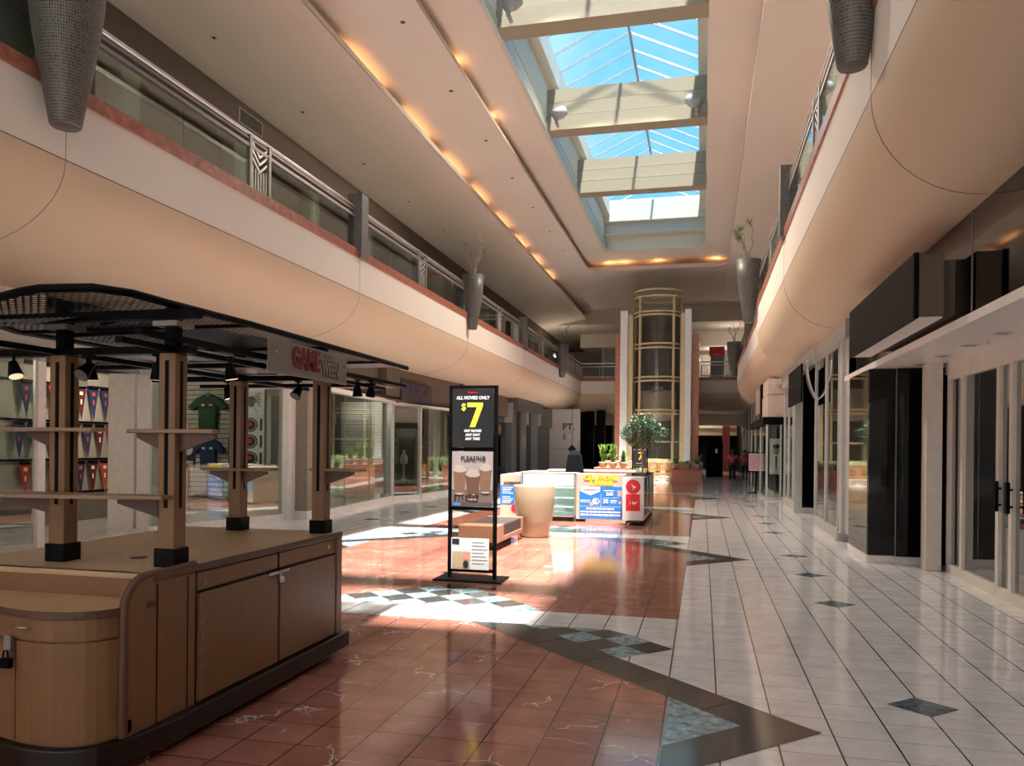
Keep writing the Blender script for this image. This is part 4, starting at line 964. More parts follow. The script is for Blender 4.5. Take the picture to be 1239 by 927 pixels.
MB().box(0.2, 1.15, 47, 48.5, 0, 2.0).build('body', M['bluecloth'], t, bevel=0.02); MB().box(0.72, 0.86, 46.98, 47, 1.35, 1.6).build('notice', M['print_w'], t)
t = thing('freestanding_panel', 'tall grey door-like panel on the end balcony left of the lift', 'panel', (-6, 50, 5.5)); MB().box(-6.2, -4.6, 50, 50.15, 5.5, 7.9).build('panel', mat('grey_blue_panel', (0.20, 0.21, 0.24), 0.4), t); MB().box(-6.3, -6.15, 49.97, 50.18, 5.5, 8.0).box(-6.3, -4.5, 49.97, 50.18, 7.9, 8.0).build('frame', M['frame_w'], t)
t = thing('directory_sign', 'grey upstairs directory board with a red top beside the lift', 'sign', (0.8, 50, 5.5)); MB().box(0.42, 1.25, 50, 50.12, 5.5, 7.3).build('board', mat('slate_grey_board', (0.16, 0.20, 0.22), 0.4), t); MB().box(0.36, 1.27, 49.98, 50.14, 7.28, 7.9).build('red_header', M['print_r'], t); MB().box(1.27, 1.32, 49.98, 50.14, 5.5, 7.6).build('edge', M['skirt'], t)
m = MB()
for k in range(5): m.box(0.62 + 0.1 * k, 0.66 + 0.1 * k, 49.965, 49.98, 7.36, 7.46)
m.build('pale_marks', M['print_o'], t)

# ---------------------------------------------------------------- the wooden kiosk in the foreground
K = thing('kiosk', 'tan wooden mall kiosk with posts, shelves and black perforated roof at the front left', 'kiosk', (-3.3, 4.4, 0))
kf = [(-2.72, 3.50), (-2.725, 3.36), (-2.765, 3.2), (-2.86, 3.11), (-3.0, 3.08), (-3.2, 3.10), (-3.45, 3.18), (-3.72, 3.32), (-4.0, 3.58)]
def smooth(p, k=3):
    out = []
    for i in range(len(p) - 1):
        a, b, c, d = p[max(i - 1, 0)], p[i], p[i + 1], p[min(i + 2, len(p) - 1)]
        for j in range(k):
            t = j / k
            out.append(tuple(0.5 * (2 * b[n] + (c[n] - a[n]) * t + (2 * a[n] - 5 * b[n] + 4 * c[n] - d[n]) * t * t + (3 * b[n] - a[n] - 3 * c[n] + d[n]) * t ** 3) for n in (0, 1)))
    return out + [p[-1]]
kf = smooth(kf)
def offs(pts, d):
    out = []
    for i, p in enumerate(pts):
        a, b = Vector(pts[max(i - 1, 0)]), Vector(pts[min(i + 1, len(pts) - 1)]); t_ = (b - a).normalized(); n_ = Vector((-t_.y, t_.x))
        out.append((p[0] + n_.x * d, p[1] + n_.y * d))
    return out
pl = offs(kf, 0.05); m = MB(); m.prism([(-2.645, 5.62)] + [(-2.645, 3.5)] + pl[3:] + [(-4.1, 5.62)], 0.05, 0.165); m.build('plinth', M['plinth'], K, bevel=0.008)
m = MB()
m.box(-4.05, -2.72, 3.5, 5.55, 0.165, 0.90)
m.build('body', M['lam'], K)
m = MB(); m.prism([(-2.70, 5.58), (-2.70, 3.46), (-4.08, 3.46), (-4.08, 5.58)][::-1], 0.90, 0.93); m.build('worktop', M['lam_top'], K, bevel=0.004)
m = MB(); m.box(-2.72, -2.692, 3.45, 5.585, 0.895, 0.934); m.build('edge_trim', M['lam_edge'], K, bevel=0.006)
# long side: cheek with the rounded shoulder, pilaster strips, rail, two doors
sh = [(3.26, 0.165)] + [(3.26 + 0.16 * (1 - math.cos(a)), 0.76 + 0.17 * math.sin(a)) for a in [PI / 2 * i / 8 for i in range(9)]] + [(3.80, 0.934), (3.80, 0.165)]
m = MB(); m.extr([(y, z) for y, z in sh], 'x', -2.745, -2.70); m.build('side_cheek', M['lam'], K, bevel=0.006)
o_ = [(y, z) for y, z in sh[1:10]]; m = MB(); m.tube([(-2.722, y, z) for y, z in [(3.26, 0.17)] + o_ + [(3.8, 0.932)]], 0.024, 8); m.build('shoulder_trim', M['lam_edge'], K)
m = MB()
for y in (3.47, 3.715): m.box(-2.7, -2.697, y, y + 0.006, 0.17, 0.88)
for y in (3.785, 4.648): m.box(-2.7, -2.697, y, y + 0.005, 0.17, 0.9)
m.box(-2.7, -2.697, 3.80, 5.5, 0.775, 0.783)
m.build('seam', M['rubber'], K)
m = MB(); m.box(-2.715, -2.698, 3.80, 4.64, 0.79, 0.885); m.box(-2.715, -2.698, 4.665, 5.47, 0.79, 0.885); m.build('rail_panel', M['lam'], K, bevel=0.002)
def kdoor(ya, yb, hinge):
    m = MB(); m.box(-2.72, -2.690, ya, yb, 0.175, 0.772); d = m.build('door', M['lam'], K, bevel=0.003)
    m = MB()
    for z in (0.28, 0.36, 0.44, 0.52, 0.60): m.box(-2.69, -2.686, hinge - 0.006, hinge + 0.006, z, z + 0.018)
    m.build('hinge', M['bronze'], d); return d
kdoor(3.81, 4.637, 3.83); d2 = kdoor(4.668, 5.46, 5.44)
MB().box(-2.70, -2.685, 5.475, 5.56, 0.17, 0.9).build('end_stile', M['lam'], K, bevel=0.002)
hs = MB(); hs.box(-2.69, -2.676, 4.50, 4.76, 0.757, 0.775); hs.build('hasp', M['steel'], K)
pk = MB(); pk.box(-2.685, -2.66, 4.615, 4.665, 0.70, 0.74); pk.tube([(-2.672, 4.625, 0.74), (-2.672, 4.63, 0.775), (-2.672, 4.65, 0.775), (-2.672, 4.655, 0.74)], 0.005, 6); pk.build('padlock', M['steel'], K, bevel=0.003)
for z, y in ((0.82, 3.86), (0.84, 5.36)):
    m = MB(); m.cyl((-2.70, y, z), (-2.692, y, z), 0.014, n=12); m.build('lock', M['gold'] if y > 5 else M['bronze'], K)
# curved front cabinet with drawer, doors and the low counter
lc = offs(kf, 0.0)
m = MB(); m.prism(lc + [(-4.0, 3.6), (-2.76, 3.6)], 0.165, 0.77); m.build('curved_cabinet', M['lam'], K)
m = MB(); m.prism(offs(kf, 0.015) + [(-4.0, 3.58), (-2.76, 3.58)], 0.77, 0.80); m.build('low_counter', M['lam_top'], K, bevel=0.003)
m = MB(); pp = offs(kf, 0.018); 
for a, b in zip(pp[1:-1], pp[2:]): m.obox(a, b, 0.008, 0.768, 0.803)
m.build('counter_edge', M['lam_edge'], K)
def curve_panel(i0, f0, i1, f1, z0, z1, d, mt, name, th=0.014, parent=None):
    def pt(i, f): a, b = Vector(kf[i]), Vector(kf[i + 1]); p = a + (b - a) * f; return p
    pts = [pt(i0, f0)] + [Vector(kf[i]) for i in range(i0 + 1, i1 + 1)] + [pt(i1, f1)]
    q = [(p.x, p.y) for p in pts]; A = offs(q, d); B = offs(q, d + th); m = MB(); n = len(q)
    m.add([(x, y, z) for z in (z0, z1) for x, y in A + B], [(i, i + 1, n + i + 1, n + i) for i in range(n - 1)] + [(2 * n + i + 1, 2 * n + i, 3 * n + i, 3 * n + i + 1) for i in range(n - 1)] +
          [(n + i, n + i + 1, 3 * n + i + 1, 3 * n + i) for i in range(n - 1)] + [(0, n, 3 * n, 2 * n), (2 * n - 1, n - 1, 3 * n - 1, 4 * n - 1)])
    return m.build(name, M[mt], parent or K)
dr = curve_panel(3, 0.55, 18, 0.3, 0.665, 0.765, 0.001, 'lam', 'drawer')
dA = curve_panel(3, 0.55, 14, 0.5, 0.18, 0.655, 0.001, 'lam', 'door'); dB = curve_panel(14, 0.62, 21, 0.3, 0.18, 0.655, 0.001, 'lam', 'door')
m = MB(); m.tube([(-3.17, 3.075, 0.725), (-3.17, 3.05, 0.725), (-3.08, 3.045, 0.725), (-3.08, 3.07, 0.725)], 0.004, 6); m.build('drawer_pull', M['steel'], dr)
m = MB(); m.box(-3.215, -3.175, 3.055, 3.075, 0.60, 0.68); m.build('hasp', M['bronze'], K)
m = MB(); m.box(-3.225, -3.165, 3.035, 3.06, 0.53, 0.575); m.tube([(-3.21, 3.047, 0.575), (-3.205, 3.047, 0.61), (-3.185, 3.047, 0.61), (-3.18, 3.047, 0.575)], 0.005, 6); m.build('padlock', M['black'], K, bevel=0.004)
m = MB(); m.box(-4.0, -2.745, 3.47, 3.5, 0.80, 0.93); m.build('backsplash', M['lam'], K)
m = MB(); m.box(-2.745, -2.70, 3.27, 3.3, 0.19, 0.25); m.build('vent_cap', M['black'], K)
# grommets in the top
for gx, gy in ((-3.2, 3.95), (-3.45, 4.6)):
    m = MB(); m.lathe([(0.001, 0.003), (0.05, 0.003), (0.05, 0)], (gx, gy, 0.93), 18); m.build('cable_cover', M['lam_edge'], K)
for cx_, cy_ in ((-2.85, 5.3), (-3.9, 5.3), (-2.95, 3.5), (-3.8, 3.6)):
    m = MB(); m.cyl((cx_ - 0.02, cy_, 0.035), (cx_ + 0.02, cy_, 0.035), 0.035, n=14); m.build('caster', M['rubber'], K)
# posts
PX, PY = (-2.82, -3.53), (3.74, 5.47)
for ix, px_ in enumerate(PX):
    for iy, py_ in enumerate(PY):
        m = MB(); h = 0.052
        m.box(px_ - h, px_ + h, py_ - h, py_ + h, 1.02, 2.09)
        p_ = m.build('post', M['lam'], K, bevel=0.006)
        m = MB()
        for sx_, sy_ in ((1, 0), (-1, 0), (0, 1), (0, -1)):
            if sx_: m.box(px_ + sx_ * h - 0.0015, px_ + sx_ * h + 0.0015, py_ - 0.012, py_ + 0.012, 1.25, 2.05)
            else: m.box(px_ - 0.012, px_ + 0.012, py_ + sy_ * h - 0.0015, py_ + sy_ * h + 0.0015, 1.25, 2.05)
        m.build('slot', M['black'], p_)
        MB().box(px_ - 0.064, px_ + 0.064, py_ - 0.064, py_ + 0.064, 0.93, 1.03).build('post_boot', M['rubber'], K, bevel=0.004)
        MB().box(px_ - 0.032, px_ + 0.032, py_ - 0.032, py_ + 0.032, 2.09, 2.34).build('post_cap', M['black'], K)
        MB().box(px_ - 0.075, px_ + 0.075, py_ - 0.075, py_ + 0.075, 2.235, 2.262).build('cap_plate', M['bronze'], K)
# shelves with brackets
def shelf(poly, z, brs):
    m = MB(); m.prism(poly, z, z + 0.022); s_ = m.build('shelf', M['shelf_lam'], K, bevel=0.004)
    for (x0, y0_, x1, y1_) in brs:
        a, b = Vector((x0, y0_, 0)), Vector((x1, y1_, 0)); d = (b - a).normalized(); n_ = Vector((-d.y, d.x, 0)) * 0.012
        m = MB(); tri = [(a, z), (b, z), (b, z - 0.025), (a, z - 0.10)]
        m.add([(p.x + s * n_.x, p.y + s * n_.y, q) for s in (-1, 1) for p, q in tri], [(0, 1, 2, 3), (7, 6, 5, 4)] + [(i, 4 + i, 4 + (i + 1) % 4, (i + 1) % 4) for i in range(4)]); m.build('bracket', M['lam_edge'], s_)
# wide curved low shelf between the two near posts
arc = [(-2.77, 3.68), (-2.78, 3.60), (-2.9, 3.56), (-3.2, 3.50), (-3.45, 3.46), (-3.66, 3.44), (-3.78, 3.50), (-3.82, 3.62), (-3.8, 3.68)]
shelf(arc[::-1], 1.30, ((-2.87, 3.69, -3.05, 3.6), (-3.58, 3.70, -3.80, 3.6)))
shelf([(-2.52, 3.66), (-2.52, 3.72), (-2.6, 3.78), (-3.04, 3.78), (-3.1, 3.72), (-3.04, 3.66)], 1.655, ((-2.77, 3.74, -2.55, 3.74), (-2.87, 3.74, -3.04, 3.74)))
shelf([(-3.28, 3.66), (-3.24, 3.72), (-3.3, 3.80), (-3.85, 3.80), (-4.1, 3.76), (-4.1, 3.64), (-3.85, 3.62)], 1.66, ((-3.58, 3.74, -3.78, 3.74),))
shelf([(-2.48, 5.42), (-2.46, 5.5), (-2.55, 5.56), (-2.9, 5.56), (-2.9, 5.42)], 1.40, ((-2.77, 5.47, -2.55, 5.47),))
shelf([(-3.22, 5.4), (-3.2, 5.5), (-3.3, 5.56), (-3.8, 5.56), (-3.86, 5.48), (-3.8, 5.4)], 1.39, ((-3.48, 5.47, -3.28, 5.47), (-3.58, 5.47, -3.78, 5.47)))
# roof frame
m = MB()
m.box(-4.5, -2.60, 3.62, 3.68, 2.265, 2.315); m.box(-4.3, -2.70, 3.70, 3.78, 2.09, 2.13); m.box(-4.3, -2.70, 5.44, 5.5, 2.09, 2.13)
for x in (-2.80, -3.55): m.box(x - 0.02, x + 0.02, 3.3, 6.6, 2.095, 2.125)
m.box(-2.79, -2.74, 3.4, 7.0, 2.15, 2.18); m.box(-4.4, -2.72, 6.2, 6.25, 2.1, 2.13); m.box(-4.4, -2.78, 4.55, 4.6, 2.1, 2.13)
m.tube([(-3.53, 3.7, 2.2), (-3.2, 3.9, 2.24), (-2.82, 3.74, 2.2)], 0.012, 6)
m.build('roof_frame', M['black'], K)
rp = [(-2.73, 7.0), (-2.715, 5.87), (-2.70, 4.25), (-2.73, 3.57), (-2.73, 3.3), (-2.82, 3.15), (-3.09, 3.12), (-3.26, 3.17), (-3.5, 3.27), (-3.8, 3.42), (-4.2, 3.75), (-4.45, 4.3), (-4.45, 7.0)]
m = MB(); m.tube([(x, y, 2.335) for x, y in rp], 0.022, 6); m.tube([(-3.6, 4.1, 2.33), (-3.27, 3.97, 2.34), (-2.96, 3.88, 2.33), (-2.72, 3.86, 2.32)], 0.012, 6)
for y in (4.3, 5.4, 6.4): m.box(-4.4, -2.72, y, y + 0.03, 2.32, 2.34)
m.build('roof_rim', M['black'], K)
m = MB(); m.add([(x, y, 2.345) for x, y in rp], [tuple(range(len(rp)))]); m.build('perforated_roof', M['perf'], K)
M['perf_grid'] = perforated('open_grid_sheet', (0.24, 0.20, 0.20), 0.045, 0.36)
m = MB(); m.add([(-2.80, 3.8, 2.14), (-4.3, 3.8, 2.14), (-4.3, 6.9, 2.14), (-2.80, 6.9, 2.14)], [(0, 1, 2, 3)]); m.build('perforated_ceiling', M['perf_grid'], K)
m = MB(); m.add([(-4.4, 3.5, 2.20), (-3.3, 3.3, 2.20), (-3.3, 3.62, 2.29), (-4.4, 3.62, 2.29)], [(0, 1, 2, 3)]); m.build('perforated_flap', M['perf_light'], K)
# name board
SB = thing('kiosk_name_board', 'clear board with red and black letters hanging from the kiosk roof', 'sign', (-2.7, 4.5, 2.06))
m = MB(); m.box(-2.698, -2.690, 4.49, 5.62, 2.065, 2.285); m.build('acrylic_sheet', mat('hazy_acrylic', (0.26, 0.235, 0.215), 0.3), SB)
m = MB(); m.box(-2.702, -2.699, 4.49, 5.62, 2.065, 2.14); m.build('frosted_band', mat('frosted_band', (0.42, 0.38, 0.35), 0.5), SB)
text('red_lettering', 'GAME', 0.20, M['dullred'], SB, (-2.686, 4.975, 2.185), (0, 1, 0), (0, 0, 1), ext=0.006, sx=0.72, bold=0.008)
text('small_lettering', 'OF THE', 0.05, M['bronze'], SB, (-2.686, 5.3, 2.245), (0, 1, 0), (0, 0, 1))
text('grey_lettering_outline', 'WEEN', 0.148, M['print_k'], SB, (-2.687, 5.34, 2.15), (0, 1, 0), (0, 0, 1), sx=0.66, bold=0.009)
text('grey_lettering', 'WEEN', 0.148, mat('warm_grey_letter', (0.33, 0.29, 0.27), 0.5), SB, (-2.683, 5.34, 2.15), (0, 1, 0), (0, 0, 1), sx=0.66, bold=0.001)
m = MB()
for y in (4.56, 5.57): m.cyl((-2.69, y, 2.2), (-2.675, y, 2.2), 0.012, n=10)
m.build('fixing', M['steel'], SB)
# small black track spots
def spot(x, y, z, dx, dy, label, lit=True):
    t = thing('track_spotlight', label, 'spotlight', (x, y, z)); d = Vector((dx, dy, -0.8)).normalized(); c_ = Vector((x, y, z - 0.075))
    m = MB(); m.cyl((x, y, z), (x, y, z - 0.07), 0.008, n=8); m.box(x - 0.02, x + 0.02, y - 0.02, y + 0.02, z - 0.012, z); m.build('stem', M['black'], t)
    m = MB(); m.cyl(c_ - d * 0.03, c_ + d * 0.06, 0.022, 0.042, 16); m.build('shade', M['black'], t)
    m = MB(); m.cyl(c_ + d * 0.055, c_ + d * 0.063, 0.036, n=16); m.build('lens', M['lamp'] if lit else M['bronze'], t)  # lit lenses only take the glint glow
spot(-3.80, 3.66, 2.10, 0.35, -0.1, 'black track spotlight at the photo left edge under the kiosk roof')
spot(-3.34, 3.72, 2.09, -0.1, 0.1, 'black track spotlight right of the left kiosk post')
spot(-3.27, 3.62, 2.08, 0.0, -0.9, 'round black spotlight facing out beside the left kiosk post', False)
spot(-2.92, 3.74, 2.09, -0.1, 0.2, 'black track spotlight just left of the near right kiosk post')
spot(-2.74, 4.15, 2.12, 0.1, 0.1, 'black track spotlight between the near right and far kiosk posts')
spot(-3.62, 5.45, 2.09, 0.2, 0.1, 'black track spotlight over the slatted wall, left of the far kiosk post')
spot(-3.02, 5.47, 2.09, -0.1, -0.7, 'round black spotlight between the two far kiosk posts', False)
spot(-2.66, 5.75, 2.12, 0.0, 0.1, 'black spotlight hanging beyond the name board'); 
spot(-2.74, 6.2, 2.15, -0.2, 0.2, 'farthest black spotlight at the tip of the kiosk roof rail')

# ---------------------------------------------------------------- movie sign stand
S = thing('poster_stand', 'tall black metal poster stand with movie and milkshake posters on the red floor', 'sign stand', (-2.67, 9.05, 0))
m = MB(); m.box(-3.10, -2.27, 8.83, 9.29, 0, 0.022); m.build('base', M['black'], S, bevel=0.004)
for x in (-2.955, -2.395): MB().box(x - 0.022, x + 0.022, 9.03, 9.07, 0.02, 2.33).build('upright', M['black'], S)
for z, n_ in ((2.29, 'top_bar'), (1.545, 'crossbar'), (0.835, 'crossbar'), (0.09, 'bottom_bar')): MB().box(-2.95, -2.4, 9.03, 9.07, z, z + 0.04).build(n_, M['black'], S)
sy = 9.028
def sheet(x0, x1, z0_, z1_, mt, parent, name, y=None, th=0.004): 
    y = sy if y is None else y; return MB().box(x0, x1, y - th, y, z0_, z1_).build(name, mt if not isinstance(mt, str) else M[mt], parent)
P1_ = thing('movie_poster', 'black poster reading all movies only $7 in the front poster stand', 'poster', (-2.67, 9.02, 1.6))
sheet(-2.93, -2.42, 1.59, 2.285, 'navy' if False else mat('charcoal_poster', (0.006, 0.007, 0.009), 0.35), P1_, 'sheet')
FR, UP = (1, 0, 0), (0, 0, 1)
text('red_lettering', 'Theatres', 0.035, M['print_r'], P1_, (-2.68, sy - 0.006, 2.245), FR, UP)
text('headline', 'ALL MOVIES ONLY', 0.056, M['print_w'], P1_, (-2.675, sy - 0.006, 2.18), FR, UP, bold=0.0012, sx=0.88)
text('dollar_sign', '$', 0.115, mat('pale_yellow_print', (0.8, 0.75, 0.1), 0.5), P1_, (-2.79, sy - 0.006, 2.07), FR, UP, bold=0.002)
m = MB()
s7 = [(-2.745, 2.125), (-2.55, 2.125), (-2.55, 2.085), (-2.645, 1.83), (-2.715, 1.83), (-2.625, 2.07), (-2.745, 2.07)]
m.extr(s7, 'y', sy - 0.008, sy - 0.004); m.build('figure_seven', M['gold'], P1_)
for i, s_ in enumerate(('ANY MOVIE!', 'ANY DAY!', 'ANY TIME!')): text('small_lettering', s_, 0.043, M['print_w'], P1_, (-2.675, sy - 0.006, 1.785 - 0.048 * i), FR, UP, bold=0.001, sx=0.9)
P2_ = thing('milkshake_poster', 'poster of three chocolate milkshakes under the word pleasing in the front stand', 'poster', (-2.67, 9.02, 0.9))
sheet(-2.93, -2.42, 0.88, 1.54, mat('pale_mauve_poster', (0.34, 0.28, 0.275), 0.4), P2_, 'sheet'); sheet(-2.93, -2.42, 0.88, 1.08, mat('dark_table_print', (0.16, 0.11, 0.10), 0.4), P2_, 'printed_table', sy - 0.004, 0.002)
text('lettering', 'PLEASING', 0.075, M['print_k'], P2_, (-2.665, sy - 0.008, 1.455), FR, UP, sx=0.95, bold=0.001)
def shake(x, z, w_, h, c):
    m = MB(); m.extr([(x - w_ * 0.36, z), (x + w_ * 0.36, z), (x + w_ * 0.5, z + h), (x - w_ * 0.5, z + h)], 'y', sy - 0.011, sy - 0.007); o = m.build('printed_glass', c, P2_)
    m = MB(); disc(m, x, sy - 0.012, z + h, w_ * 0.5, 0.035); disc(m, x, sy - 0.0125, z + h + 0.03, w_ * 0.34, 0.03); m.build('cream', M['cream_print'], o); m = MB(); disc(m, x, sy - 0.0115, z, w_ * 0.36, 0.01); m.build('glass_foot', M['cream_print'], o)
mk = mat('milkshake_print', (0.20, 0.10, 0.065), 0.4); shake(-2.83, 1.03, 0.165, 0.29, mk); shake(-2.51, 1.05, 0.155, 0.29, mk); shake(-2.665, 0.965, 0.18, 0.30, mat('dark_milkshake_print', (0.13, 0.06, 0.04), 0.4))
sheet(-2.93, -2.42, 0.88, 0.93, mat('footer_print', (0.08, 0.06, 0.06), 0.4), P2_, 'footer', sy - 0.008, 0.003)
m = MB(); disc(m, -2.865, sy - 0.012, 0.906, 0.055, 0.02); m.build('oval_logo', mat('logo_blue', (0.08, 0.2, 0.45), 0.4), P2_)
m = MB()
for i in range(7): m.cyl((-2.89 + i * 0.045, sy - 0.01, 1.0 + 0.008 * (i % 3)), (-2.87 + i * 0.045, sy - 0.01, 1.02 - 0.01 * (i % 2)), 0.012, n=6)
m.build('printed_beans', M['plinth'], P2_)
P3_ = thing('menu_leaflet', 'white printed leaflet low in the front poster stand', 'leaflet', (-2.69, 9.02, 0.2))
sheet(-2.93, -2.46, 0.125, 0.50, 'print_w', P3_, 'sheet')
sheet(-2.915, -2.69, 0.14, 0.34, mat('cream_print', (0.62, 0.47, 0.28), 0.5), P3_, 'picture', sy - 0.004, 0.002); sheet(-2.78, -2.70, 0.24, 0.34, 'print_o', P3_, 'photo', sy - 0.006, 0.002); sheet(-2.92, -2.83, 0.42, 0.49, 'print_k', P3_, 'dark_corner', sy - 0.004, 0.002)
m = MB(); disc(m, -2.745, sy - 0.009, 0.185, 0.035, 0.045); m.build('printed_cup', M['print_k'], P3_)
m = MB()
for i in range(7): m.box(-2.67, -2.50 + 0.02 * ((i * 7) % 3 - 1), sy - 0.006, sy - 0.004, 0.45 - i * 0.042, 0.455 - i * 0.042)
m.build('text_lines', M['bronze'], P3_)
sheet(-2.93, -2.42, 0.12, 0.84, 'clear', S, 'clear_pane', 9.05, 0.004)

# ---------------------------------------------------------------- bench and tall planter behind
B = thing('bench', 'low tan bench with dark cushion behind the poster stand', 'bench', (-3.34, 12.4, 0))
MB().box(-3.66, -3.03, 11.62, 12.0, 0.12, 0.38).build('end_block', M['bench_tan'], B, bevel=0.008)
MB().box(-3.66, -3.03, 12.0, 13.35, 0.12, 0.19).box(-3.66, -3.03, 13.27, 13.4, 0.19, 0.38).build('side_panel', M['bench_tan'], B, bevel=0.005)
MB().box(-3.63, -3.045, 12.0, 13.27, 0.19, 0.375).build('cushion', M['cushion'], B, bevel=0.02)
for x in (-3.6, -3.09):
    for y in (11.75, 13.3): MB().cyl((x, y, 0), (x, y, 0.13), 0.012, n=8).build('leg', M['steel'], B)
MB().box(-3.5, -3.2, 11.8, 13.2, 0.0, 0.12).build('base_box', M['plinth'], B)
T = thing('tall_planter', 'tall tapering beige planter beside the bench', 'planter', (-2.91, 13.75, 0))
m = MB(); m.lathe([(0, 0), (0.235, 0.0), (0.26, 0.02), (0.315, 0.28), (0.355, 0.58), (0.375, 0.9), (0.37, 0.915), (0.335, 0.915), (0.33, 0.8), (0, 0.8)], (-2.91, 13.75, 0), 48); m.build('pot', M['stonepot'], T)
m = MB(); m.lathe([(0.001, 0.82), (0.33, 0.82)], (-2.91, 13.75, 0), 24); m.build('soil', M['soil'], T)

# ---------------------------------------------------------------- phone repair counter island
beige = mat('beige_counter_laminate', (0.55, 0.44, 0.35), 0.45); CO = 'counter'
def tx(name, s_, size, mt, par, x, y, z, **k): return text(name, s_, size, M[mt] if isinstance(mt, str) else mt, par, (x, y, z), FR, UP, **k)
c1 = thing('counter_unit', 'beige counter end with accessories lettering behind the tall planter', CO, (-4.08, 17, 0)); yk = 16.75
MB().box(-4.32, -3.86, yk, 20.2, 0.04, 0.99).build('body', beige, c1, bevel=0.006)
tx('lettering', 'ACCESSORIES', 0.085, 'print_k', c1, -4.05, yk - 0.004, 0.80, sx=0.75, bold=0.003)
MB().box(-4.32, -4.0, yk - 0.004, yk, 0.34, 0.75).build('blue_panel', M['print_b'], c1)
m = MB()
for i in range(9):
    if i != 4: m.box(-4.27, -4.03 - 0.03 * (i % 3), yk - 0.008, yk - 0.004, 0.70 - i * 0.042, 0.715 - i * 0.042)
m.build('text_lines', M['print_w'], c1)
m = MB(); disc(m, -3.98, yk - 0.006, 0.25, 0.09, 0.09); m.build('red_roundel', M['print_r'], c1)
c2 = thing('display_case', 'white lit display case with shelves in the phone counter', 'display case', (-3.25, 17, 0))
MB().box(-3.83, -2.66, yk + 0.5, yk + 0.53, 0.12, 1.03).box(-3.83, -3.8, yk, yk + 0.5, 0.12, 1.03).box(-2.69, -2.66, yk, yk + 0.5, 0.12, 1.03).build('case', M['case_white'], c2)
for z in (0.13, 0.33, 0.53, 0.75): MB().box(-3.8, -2.69, yk + 0.03, yk + 0.5, z, z + 0.02).build('shelf', M['case_white'], c2)
for z in (0.985, 0.72, 0.50, 0.305): MB().box(-3.79, -2.7, yk + 0.06, yk + 0.08, z, z + 0.012).build('tube_lamp', M['fluor'], c2)
m = MB(); m.box(-3.85, -2.64, yk - 0.02, yk, 1.01, 1.045); m.box(-3.85, -2.64, yk - 0.02, yk, 0.10, 0.13)
for x in (-3.85, -2.67): m.box(x, x + 0.03, yk - 0.02, yk, 0.1, 1.045)
m.build('metal_frame', M['steel'], c2); MB().box(-3.85, -2.64, yk, yk + 0.53, 1.03, 1.045).build('top', beige, c2)
MB().box(-3.78, -2.7, yk + 0.1, yk + 0.45, 0.0, 0.12).build('base', M['plinth'], c2); MB().box(-3.82, -2.67, yk - 0.004, yk, 0.13, 1.01).build('front_glass', M['rail_glass'], c2)
pl_ = bpy.data.lights.new('case_lamp', 'AREA'); pl_.shape = 'RECTANGLE'; pl_.size = 1.05; pl_.size_y = 0.04; pl_.energy = 2; pl_.color = (0.88, 1, 0.97); po = bpy.data.objects.new('case_lamp', pl_); C.objects.link(po); po.location = (-3.25, yk + 0.3, 0.99)
c3 = thing('counter_unit', 'counter front with yellow lettering and blue price poster', CO, (-2.1, 17, 0))
MB().box(-2.64, -1.62, yk + 0.05, yk + 0.6, 0.06, 1.03).build('body', beige, c3, bevel=0.004)
yp = yk + 0.046
tx('yellow_lettering', 'CELL PHONE', 0.135, 'gold', c3, -2.12, yp - 0.004, 0.955, sx=0.90, bold=0.012); tx('yellow_lettering', '& REPAIR', 0.135, 'gold', c3, -2.10, yp - 0.004, 0.835, sx=0.95, bold=0.012)
pp = thing('price_poster', 'large blue phone price poster on the counter front', 'poster', (-2.1, yp, 0.08))
MB().box(-2.56, -1.66, yp - 0.012, yp - 0.002, 0.08, 0.765).build('sheet', M['print_b'], pp)
q = yp - 0.014
m = MB(); m.poly([(-2.55, q, 0.765), (-2.55, q, 0.66), (-2.33, q, 0.575), (-2.12, q, 0.66), (-2.12, q, 0.765)]); m.build('white_shield', M['print_w'], pp)
tx('brand_lettering', 'Lycamobile', 0.075, 'navy', pp, -2.335, q - 0.002, 0.70, sx=0.95)
m = MB(); disc(m, -2.21, q, 0.45, 0.085, 0.075, 6); m.build('white_hexagon', M['print_w'], pp); tx('price', '19', 0.12, 'navy', pp, -2.21, q - 0.003, 0.45)
m = MB(); disc(m, -2.30, q - 0.001, 0.395, 0.045, 0.042); disc(m, -1.70, q - 0.001, 0.43, 0.03, 0.03); m.box(-1.75, -1.665, q - 0.002, q, 0.56, 0.69); m.build('salmon_spots', M['print_o'], pp)
tx('price', '35', 0.12, 'print_w', pp, -2.0, q - 0.002, 0.45, bold=0.004); tx('price', '268', 0.10, 'print_w', pp, -1.92, q - 0.002, 0.61, bold=0.003)
m = MB(); m.box(-2.105, -2.1, q - 0.001, q, 0.34, 0.62); m.box(-2.05, -1.70, q - 0.001, q, 0.525, 0.53); m.box(-2.54, -1.68, q - 0.001, q, 0.335, 0.34)
for i, (a, b) in enumerate(((-2.54, -2.33), (-2.54, -2.35))): m.box(a, b, q - 0.001, q, 0.46 - i * 0.035, 0.475 - i * 0.035)
m.box(-1.90, -1.76, q - 0.001, q, 0.455, 0.48); m.box(-1.90, -1.78, q - 0.001, q, 0.42, 0.435); m.box(-2.05, -1.82, q - 0.001, q, 0.675, 0.69)
rnd = random.Random(4)
for z, x0, x1 in ((0.275, -2.42, -1.82), (0.205, -2.54, -1.69), (0.14, -2.54, -1.69)):
    x = x0
    while x < x1 - 0.03: w_ = rnd.uniform(0.04, 0.12); m.box(x, min(x + w_, x1), q - 0.001, q, z, z + 0.035); x += w_ + 0.015
m.build('text_lines', M['print_w'], pp)
